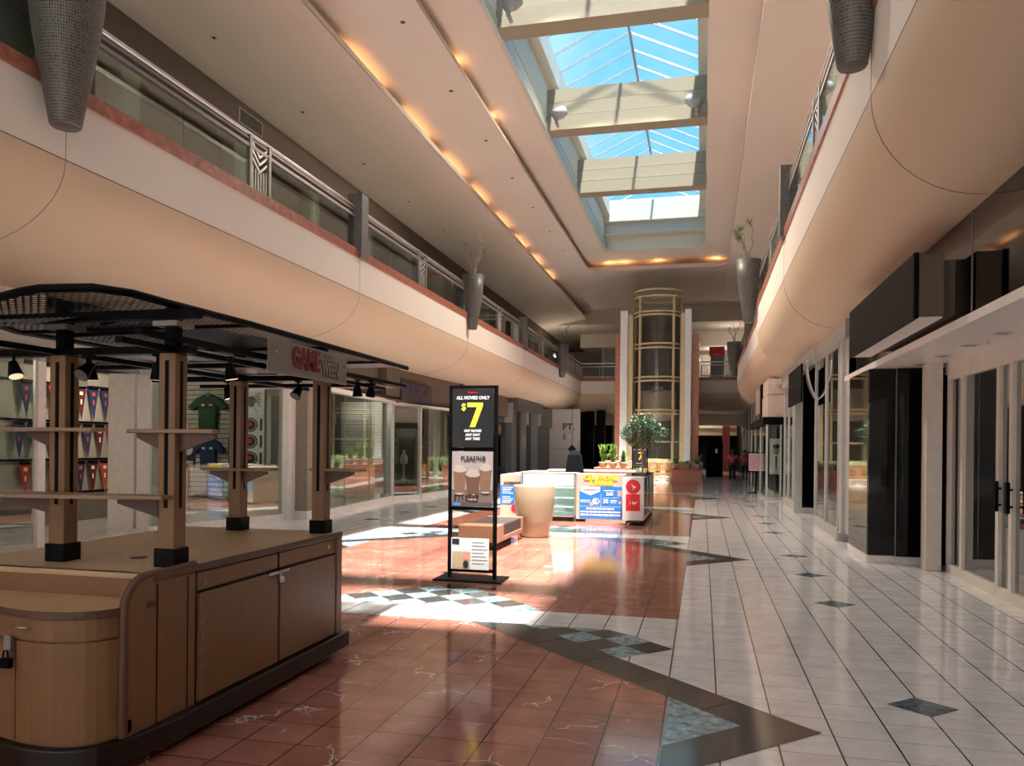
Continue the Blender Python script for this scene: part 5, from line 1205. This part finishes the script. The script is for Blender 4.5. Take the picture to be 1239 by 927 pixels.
c4 = thing('glass_counter_unit', 'white and glass counter end with red emblems at the right of the phone counter', CO, (-1.4, 17.8, 0)); ye = 16.35
MB().box(-1.60, -1.17, ye, ye + 0.05, 0.10, 1.0).build('white_end', M['print_w'], c4, bevel=0.004)
m = MB(); m.box(-1.60, -1.17, ye + 0.05, 19.6, 0.10, 0.16); m.box(-1.60, -1.56, ye + 0.05, 19.6, 0.1, 0.97); m.build('cabinet', M['case_white'], c4)
m = MB()
for y in (ye + 0.06, ye + 1.1, ye + 2.15, 19.57): m.box(-1.19, -1.16, y, y + 0.03, 0.1, 1.0)
m.box(-1.19, -1.16, ye + 0.05, 19.6, 0.97, 1.0); m.box(-1.19, -1.16, ye + 0.05, 19.6, 0.10, 0.14); m.build('metal_frame', M['alu'], c4)
for z in (0.4, 0.68): MB().box(-1.56, -1.2, ye + 0.08, 19.55, z, z + 0.012).build('shelf', M['case_white'], c4)
MB().box(-1.175, -1.168, ye + 0.08, 19.57, 0.14, 0.97).build('side_glass', M['rail_glass'], c4); MB().box(-1.6, -1.16, ye + 0.05, 19.6, 1.0, 1.012).build('glass_top', M['dark_glass'], c4)
MB().box(-1.52, -1.22, ye + 0.2, 19.4, 0.03, 0.10).build('base', M['plinth'], c4)
for x, y in ((-1.52, ye + 0.06), (-1.2, ye + 0.06), (-1.2, 19.4)): MB().cyl((x - 0.015, y, 0.04), (x + 0.015, y, 0.04), 0.04, n=12).build('caster', M['rubber'], c4)
m = MB(); disc(m, -1.385, ye - 0.003, 0.80, 0.15, 0.15, 32); m.build('red_roundel', M['print_r'], c4)
MB().box(-1.53, -1.24, ye - 0.004, ye, 0.30, 0.645).build('red_panel', M['print_r'], c4)
m = MB(); m.poly([(-1.43, ye - 0.006, 0.86), (-1.37, ye - 0.006, 0.82), (-1.31, ye - 0.006, 0.80), (-1.36, ye - 0.006, 0.77), (-1.39, ye - 0.006, 0.73), (-1.385, ye - 0.006, 0.78)])
m.poly([(-1.45, ye - 0.006, 0.50), (-1.44, ye - 0.006, 0.50), (-1.44, ye - 0.006, 0.43), (-1.45, ye - 0.006, 0.43)]); m.poly([(-1.40, ye - 0.006, 0.50), (-1.36, ye - 0.006, 0.48), (-1.28, ye - 0.006, 0.49), (-1.33, ye - 0.006, 0.45), (-1.36, ye - 0.006, 0.43), (-1.40, ye - 0.006, 0.44)])
m.build('white_bird_mark', M['print_w'], c4)
c5 = thing('counter_unit', 'rear beige counter of the phone island', CO, (-3, 20, 0)); MB().box(-3.8, -1.65, 19.7, 20.3, 0.05, 1.0).build('body', beige, c5, bevel=0.006); MB().box(-3.84, -1.62, 19.65, 20.34, 1.0, 1.03).build('worktop', M['skirt'], c5)
cv = thing('covered_rack', 'black cloth-covered rack standing inside the phone counter', 'covered rack', (-2.95, 18.5, 0))
m = MB(); m.add([(-2.95 + sx_ * w_, 18.5 + sy_ * w_ * 0.7, z) for z, w_ in ((0, 0.26), (0.98, 0.21), (1.42, 0.15), (1.52, 0.07)) for sx_, sy_ in ((-1, -1), (1, -1), (1, 1), (-1, 1))],
              [(4 * k + i, 4 * k + (i + 1) % 4, 4 * k + 4 + (i + 1) % 4, 4 * k + 4 + i) for k in range(3) for i in range(4)] + [(12, 13, 14, 15), (3, 2, 1, 0)]); m.build('cloth_cover', M['bluecloth'], cv, bevel=0.015)

# ---------------------------------------------------------------- glass lift with fins
EX, EY, ER = -2.42, 43.2, 1.24
L = thing('glass_lift_tower', 'round glass lift tower with cream rings between white and red fins at the hall end', 'lift', (EX, EY, 0))
for x0, x1, n_ in ((-4.31, -3.93, 'white_fin'), (-0.95, -0.61, 'white_fin')): MB().box(x0, x1, 42.0, 43.6, 0, 8.9).build(n_, M['pinkstone'], L, bevel=0.01)
for x0, x1 in ((-3.92, -3.68), (-1.18, -0.97)): MB().box(x0, x1, 42.4, 43.6, 0, 8.75).build('cream_column', M['cream_metal'], L)
for x0, x1 in ((-4.6, -4.34), (-0.57, -0.22)): MB().box(x0, x1, 42.3, 45.5, 0, 7.65).build('red_stone_slab', M['redstone'], L)
def ring(z, h=0.09, r=ER + 0.02, a0=PI, a1=2 * PI): 
    m = MB(); m.lathe([(r - 0.05, 0), (r + 0.03, 0), (r + 0.03, h), (r - 0.05, h), (r - 0.05, 0)], (EX, EY, z), 32, a0, a1, smooth=False); return m
for z in (9.95, 9.62): ring(z, 0.09, a0=0, a1=2 * PI).build('ring', M['cream_metal'], L)
for z in (8.80, 8.62, 7.10, 6.88, 5.33, 5.13, 3.58, 3.38, 1.9, 0.95): ring(z).build('ring', M['cream_metal'], L)
for a in (PI * 1.25, PI * 1.75, PI * 1.02, PI * 1.98):
    x, y = EX + ER * math.cos(a), EY + ER * math.sin(a); MB().cyl((x, y, 0.9), (x, y, 9.7), 0.075 if 1.2 < a / PI < 1.8 else 0.05, n=8).build('mullion', M['cream_metal'], L)
m = MB(); m.lathe([(ER, 0.95), (ER, 9.65)], (EX, EY, 0), 32, PI, 2 * PI); m.build('curved_glass', M['shop_glass'], L)
m = MB(); m.box(EX - 1.2, EX + 1.2, EY + 0.9, EY + 1.0, 0, 9.0); m.build('shaft_back', mat('grey_brown_shaft', (0.14, 0.115, 0.10), 0.6), L)
m = MB(); m.box(EX - 0.62, EX - 0.03, EY + 0.86, EY + 0.9, 5.3, 8.0); m.box(EX + 0.03, EX + 0.62, EY + 0.86, EY + 0.9, 5.3, 8.0); m.build('landing_door', mat('brown_grey_door', (0.19, 0.16, 0.145), 0.4, 0.3), L)
m = MB(); m.lathe([(0, 4.75), (0.85, 4.7), (1.0, 4.55), (1.0, 3.45), (0.8, 3.1), (0, 3.05)], (EX, EY, 0), 28); m.build('lift_car_shell', mat('pinkish_car_panel', (0.46, 0.35, 0.28), 0.5), L)
m = MB(); m.cyl((EX, EY + 0.3, 4.7), (EX, EY + 0.3, 9.3), 0.02, n=6); m.box(EX - 0.3, EX + 0.3, EY + 0.1, EY + 0.5, 4.75, 4.95); m.build('hoist', M['bronze'], L)
m = MB(); m.lathe([(0, 8.74), (1.2, 8.74), (1.2, 8.84), (0, 8.86)], (EX, EY, 0), 24, PI, 2 * PI); m.build('upper_platform', M['bronze'], L)
BW = thing('lift_parapet', 'long low beige parapet in front of the glass lift, behind the stone boxes', 'parapet', (EX, 39.6, 0))
MB().box(-4.9, 0.02, 39.55, 39.9, 0, 0.96).build('parapet', mat('beige_base_plaster', (0.44, 0.37, 0.29), 0.6), BW, bevel=0.01)  # low beige wall at the foot of the lift, holds no plants
def box_planter(x0, x1, y0_, y1_, h, label):
    t = thing('stone_planter_box', label, 'planter box', ((x0 + x1) / 2, y0_, 0)); MB().box(x0, x1, y0_, y1_, 0, h).build('cladding', M['redstone'], t, bevel=0.008); MB().box(x0 - 0.03, x1 + 0.03, y0_ - 0.03, y1_, h, h + 0.04).build('coping', M['terracotta'], t)
box_planter(-1.36, -0.02, 37.2, 39.2, 0.58, 'red stone box below the lift at the right, carrying three clay bowls')
box_planter(-4.98, -3.4, 37.2, 39.5, 0.62, 'red stone box below the lift at the left, carrying clay bowls')
def bowl(x, y, z, label, seed, green='leaf2', h=0.6, n=26):
    t = thing('clay_bowl_plant', label, 'potted plant', (x, y, z)); m = MB(); m.lathe([(0, 0), (0.11, 0), (0.17, 0.08), (0.205, 0.2), (0.21, 0.26), (0.185, 0.26), (0.18, 0.2), (0, 0.2)], (x, y, z), 24); m.build('bowl', M['bowl'], t)
    rnd = random.Random(seed); m = MB()
    for i in range(n):
        a = rnd.random() * 6.28; L_ = rnd.uniform(0.3, 1.0) * h; sp = rnd.uniform(0.05, 0.24); base = Vector((x + rnd.uniform(-.08, .08), y + rnd.uniform(-.08, .08), z + 0.2))
        d = Vector((math.cos(a), math.sin(a), 0)); s_ = Vector((-d.y, d.x, 0)) * 0.022
        pts = [base + d * sp * (q * q) + Vector((0, 0, L_ * (q - 0.28 * q * q))) for q in (0, .35, .7, 1.0)]
        for j in range(3):
            w0, w1 = (0.5, 1.0, 0.8, 0.05)[j], (0.5, 1.0, 0.8, 0.05)[j + 1]
            m.add([pts[j] - s_ * w0, pts[j] + s_ * w0, pts[j + 1] + s_ * w1, pts[j + 1] - s_ * w1], [(0, 1, 2, 3)])
        for j in range(6):
            q = 0.4 + j * 0.1; c = base + d * sp * q * q + Vector((0, 0, L_ * (q - 0.28 * q * q)))
            for s in (-1, 1): m.add([c, c + s_ * 3.2 * s + Vector((0, 0, -0.02)), c + s_ * 2.2 * s + d * 0.05], [(0, 1, 2)])
    m.build('foliage', M[green], t)
bowl(-1.18, 37.6, 0.62, 'clay bowl plant at the left end of the right stone box', 1, h=0.7)
bowl(-0.70, 37.6, 0.62, 'clay bowl in the middle of the right stone box', 2, h=0.35, n=8)
bowl(-0.22, 37.55, 0.62, 'clay bowl plant at the right end of the right stone box', 3, h=0.75)
bowl(-4.62, 37.6, 0.66, 'bushy fern bowl at the left end of the left stone box', 4, h=1.4, n=60)
bowl(-4.14, 37.5, 0.66, 'second fern bowl on the left stone box', 5, h=1.35, n=60)
bowl(-3.65, 37.6, 0.66, 'pale plant bowl at the right end of the left stone box', 6, 'leaf2', 1.0, 30)
for i, x in enumerate((-3.15, -2.63, -2.11, -1.6)): bowl(x, 38.9, 0.72 if False else 0.0, 'green plant in a row before the lift base, %s' % ('leftmost', 'second from left', 'third from left', 'rightmost')[i], 10 + i, h=1.35, n=30)
# slatted bench
W = thing('slatted_bench', 'reddish wooden slatted bench before the lift, between the stone boxes', 'bench', (-1.95, 37.3, 0))
m = MB()
for k in range(5): m.box(-2.55, -1.4, 37.0 + k * 0.1, 37.07 + k * 0.1, 0.42, 0.45)
m.build('seat', M['bench_w'], W); m = MB(); m.box(-2.55, -1.4, 37.5, 37.54, 0.86, 0.92); m.box(-2.55, -1.4, 37.5, 37.54, 0.55, 0.59)
for k in range(12): m.box(-2.52 + k * 0.097, -2.47 + k * 0.097, 37.505, 37.535, 0.58, 0.87)
m.build('backrest', M['bench_w'], W)
for x in (-2.55, -1.45):
    for y in (37.0, 37.48): MB().box(x, x + 0.05, y, y + 0.05, 0, 0.62).build('leg', M['bench_w'], W)
    MB().box(x, x + 0.05, 37.0, 37.53, 0.62, 0.65).build('armrest', M['bench_w'], W)
MB().box(-2.5, -1.45, 37.0, 37.03, 0.36, 0.42).build('apron', M['bench_w'], W)
# second poster stand
S2 = thing('poster_stand', 'small distant black stand with a yellow seven behind the tree trunk', 'sign stand', (-2.75, 36, 0))
m = MB(); m.box(-3.12, -2.38, 35.7, 36.2, 0, 0.03); m.build('base', M['black'], S2); m = MB()
for x in (-3.08, -2.42): m.box(x - 0.025, x + 0.025, 35.95, 36.0, 0, 1.68)
m.box(-3.08, -2.42, 35.95, 36, 1.62, 1.68); m.box(-3.08, -2.42, 35.95, 36, 0.72, 0.78); m.build('frame', M['black'], S2)
P4 = thing('movie_poster', 'black poster with yellow seven in the distant stand by the tree', 'poster', (-2.75, 35.94, 0.8)); MB().box(-3.05, -2.45, 35.94, 35.95, 0.8, 1.62).build('sheet', M['print_k'], P4)
text('figure_seven', '7', 0.5, M['gold'], P4, (-2.72, 35.93, 1.22), FR, UP, bold=0.01); text('lettering', 'ALL MOVIES ONLY', 0.07, M['print_w'], P4, (-2.75, 35.93, 1.52), FR, UP); text('lettering', 'ANY TIME!', 0.07, M['print_w'], P4, (-2.75, 35.93, 0.9), FR, UP)
# ficus tree
TR = thing('ficus_tree', 'leafy green ficus tree in a pot behind the phone counter', 'tree', (-2.5, 34, 0))
m = MB(); m.lathe([(0, 0), (0.25, 0), (0.33, 0.42), (0.3, 0.42), (0.29, 0.36), (0, 0.36)], (-2.5, 34, 0), 28); m.build('pot', M['bowl'], TR); m = MB(); m.lathe([(0.001, 0.37), (0.29, 0.37)], (-2.5, 34, 0), 20); m.build('soil', M['soil'], TR)
rnd = random.Random(9); m = MB(); m.tube([(-2.5, 34, 0.35), (-2.47, 34, 0.9), (-2.52, 34.02, 1.4), (-2.5, 34, 1.8)], 0.045, 8, 0.03)
brs = []
for i in range(16):
    a = rnd.random() * 6.28; z0_ = rnd.uniform(1.45, 1.9); tip = Vector((-2.5 + math.cos(a) * rnd.uniform(.4, .85), 34 + math.sin(a) * rnd.uniform(.4, .8), z0_ + rnd.uniform(0.15, 1.1))); m.tube([(-2.5, 34, z0_), (Vector((-2.5, 34, z0_)) + tip) / 2 + Vector((0, 0, 0.1)), tip], 0.018, 5, 0.006)
m.build('trunk', M['bark'], TR); m = MB(); k = 0
while k < 3600:
    v = Vector((rnd.uniform(-1, 1), rnd.uniform(-1, 1), rnd.uniform(-1, 1)))
    if v.length > 1 or v.length < 0.35: continue
    a = math.atan2(v.y, v.x); wob = 1 + 0.12 * math.sin(3 * a + 1) + 0.12 * math.sin(5 * v.z + 2)
    if math.sin(9 * v.x + 3) * math.sin(8 * v.z + 1) * math.sin(7 * v.y) > 0.25: continue
    c = Vector((-2.52 + v.x * 0.93 * wob, 34 + v.y * 0.85, 2.28 + v.z * 0.78 * wob))
    d = Vector((rnd.uniform(-1, 1), rnd.uniform(-1, 1), rnd.uniform(-0.9, 0.4))).normalized(); s_ = d.cross(Vector((rnd.uniform(-1, 1), rnd.uniform(-1, 1), 1))).normalized() * 0.026
    m.add([c, c + d * 0.05 + s_, c + d * 0.11, c + d * 0.05 - s_], [(0, 1, 2, 3)]); k += 1
m.build('crown', M['leaf'], TR)

# easel sign on the right walkway
E_ = thing('easel_sign', 'black framed notice on a pole standing on the white floor at the right', 'sign', (1.89, 29.8, 0))
MB().box(1.86, 1.92, 29.8, 29.84, 0, 0.8).build('pole', M['black'], E_); MB().box(1.62, 2.16, 29.76, 29.88, 0, 0.03).box(1.86, 1.92, 29.55, 30.05, 0, 0.03).build('foot', M['black'], E_)
MB().box(1.59, 2.19, 29.8, 29.84, 0.76, 1.50).build('board', M['black'], E_, bevel=0.004); MB().box(1.64, 2.14, 29.795, 29.8, 0.81, 1.45).build('sheet', mat('pale_pink_notice', (0.62, 0.50, 0.52), 0.5), E_)
m = MB()
for i in range(9): m.box(1.68, 2.1 - 0.05 * ((i * 5) % 3), 29.79, 29.795, 1.38 - i * 0.06, 1.395 - i * 0.06)
m.build('text_lines', M['shirt_m'], E_)

# ---------------------------------------------------------------- people
def skin(name, joints, edges, mt, parent, sub=2):
    me = bpy.data.meshes.new(name); me.from_pydata([j[0] for j in joints], edges, []); o = bpy.data.objects.new(name + '_tmp', me); C.objects.link(o)
    mod = o.modifiers.new('s', 'SKIN'); sk = me.skin_vertices[0].data if me.skin_vertices else None
    if sk is None:
        import bmesh
        bm = bmesh.new(); bm.from_mesh(me); bm.verts.layers.skin.verify(); bm.to_mesh(me); bm.free(); sk = me.skin_vertices[0].data
    for s_, j in zip(sk, joints): s_.radius = j[1] if isinstance(j[1], tuple) else (j[1], j[1])
    sk[0].use_root = True
    sb = o.modifiers.new('b', 'SUBSURF'); sb.levels = sub; sb.render_levels = sub
    dg = bpy.context.evaluated_depsgraph_get(); r = bpy.data.meshes.new_from_object(o.evaluated_get(dg)); bpy.data.objects.remove(o)
    for p in r.polygons: p.use_smooth = True
    r.materials.clear(); r.materials.append(M[mt]); ob = bpy.data.objects.new(name, r); C.objects.link(ob); ob.parent = parent; return ob
def person(x, y, h, label, top, step=0.12, skirt=False):
    t = thing('person', label, 'person', (x, y, 0)); s = h / 1.7
    def P_(a, b, c): return (a * s, b * s, c * s)
    J = [(P_(0, 0, .93), .12 * s), (P_(0, 0, 1.15), .11 * s), (P_(0, 0, 1.38), (.15 * s, .10 * s)), (P_(0, 0, 1.46), .06 * s), (P_(0, -.01, 1.53), .055 * s), (P_(0, -.02, 1.60), .085 * s), (P_(0, -.02, 1.66), .06 * s)]
    Ed = [(0, 1), (1, 2), (2, 3), (3, 4), (4, 5), (5, 6)]
    for sd, k in ((-1, 1), (1, -1)):
        n = len(J); J += [(P_(sd * .10, 0, .86), .085 * s), (P_(sd * .10, -k * step * .6, .48), .06 * s), (P_(sd * .10, -k * step + .03, .08), .04 * s), (P_(sd * .105, -k * step - .1, .03), .03 * s)]
        Ed += [(0, n), (n, n + 1), (n + 1, n + 2), (n + 2, n + 3)]
        n = len(J); J += [(P_(sd * .19, 0, 1.38), .05 * s), (P_(sd * .25, .02, 1.12), .038 * s), (P_(sd * .26, -.08, .90), .026 * s), (P_(sd * .26, -.11, .80), (.035 * s, .018 * s))]
        Ed += [(2, n), (n, n + 1), (n + 1, n + 2), (n + 2, n + 3)]
        hnd = n + 3
        for fi in range(4):
            n = len(J); fx = sd * (.235 + .016 * fi); J += [(P_(fx, -.125, .765 - .004 * (fi % 2)), .009 * s), (P_(fx, -.13, .73 - .008 * (fi in (1, 2))), .008 * s)]; Ed += [(hnd, n), (n, n + 1)]
        n = len(J); J += [(P_(sd * .225, -.14, .79), .010 * s), (P_(sd * .22, -.155, .765), .008 * s)]; Ed += [(hnd, n), (n, n + 1)]
    skin('body', J, Ed, 'skin', t)
    T_ = [(P_(0, 0, .95), (.15 * s, .13 * s)), (P_(0, 0, 1.15), (.135 * s, .125 * s)), (P_(0, 0, 1.37), (.165 * s, .115 * s)), (P_(0, 0, 1.43), (.09 * s, .08 * s))]; Et = [(0, 1), (1, 2), (2, 3)]
    for sd in (-1, 1): n = len(T_); T_ += [(P_(sd * .19, 0, 1.37), .066 * s), (P_(sd * .235, .01, 1.20), .056 * s)]; Et += [(2, n), (n, n + 1)]
    skin('top', T_, Et, top, t)
    Q = [(P_(0, 0, .95), (.145 * s, .12 * s))]; Eq = []
    for sd, k in ((-1, 1), (1, -1)):
        n = len(Q); Q += [(P_(sd * .10, 0, .84), .105 * s), (P_(sd * .10, -k * step * .6, .48), .078 * s)]; Eq += [(0, n), (n, n + 1)]
        if not skirt: Q.append((P_(sd * .10, -k * step + .03, .12), .058 * s)); Eq.append((n + 1, n + 2))
    skin('trousers' if not skirt else 'shorts', Q, Eq, 'trouser', t)
    m = MB(); m.lathe([(0, .12), (.07, .10), (.105, .03), (.108, -.04), (.09, -.09)], (0, 0, 0), 16); o = MB(); o.add([(v[0] * s, v[1] * s + (0.02 * s), (v[2] + 1.64) * s) for v in m.v if True], m.f, True)
    o.v = [(a + x, b + y if b > -0.06 * s else b * 0.6 + y, c) for a, b, c in o.v]; o.build('hair', M['hair'], t)
    m = MB()
    for sd in (-1, 1): m.cyl((x + sd * .032 * s, y - .100 * s, 1.615 * s), (x + sd * .032 * s, y - .112 * s, 1.615 * s), .009 * s, n=8)
    m.build('eyes', M['black'], t)
    m = MB(); m.add([(x, y - .095 * s, 1.61 * s), (x - .013 * s, y - .10 * s, 1.57 * s), (x + .013 * s, y - .10 * s, 1.57 * s), (x, y - .128 * s, 1.575 * s)], [(0, 1, 3), (0, 3, 2), (1, 2, 3)]); m.build('nose', M['skin'], t)
    MB().box(x - .022 * s, x + .022 * s, y - .107 * s, y - .1 * s, 1.543 * s, 1.552 * s).build('mouth', M['maroon'], t)
    return t
person(1.43, 40.0, 1.58, 'person walking towards us in a coral pink top and black trousers', 'shirt_p', 0.14)
person(2.02, 40.1, 1.53, 'person in a magenta top and dark shorts beside the easel notice', 'shirt_m', 0.05, True)
for n_ in ('lift_base_wall',): pass
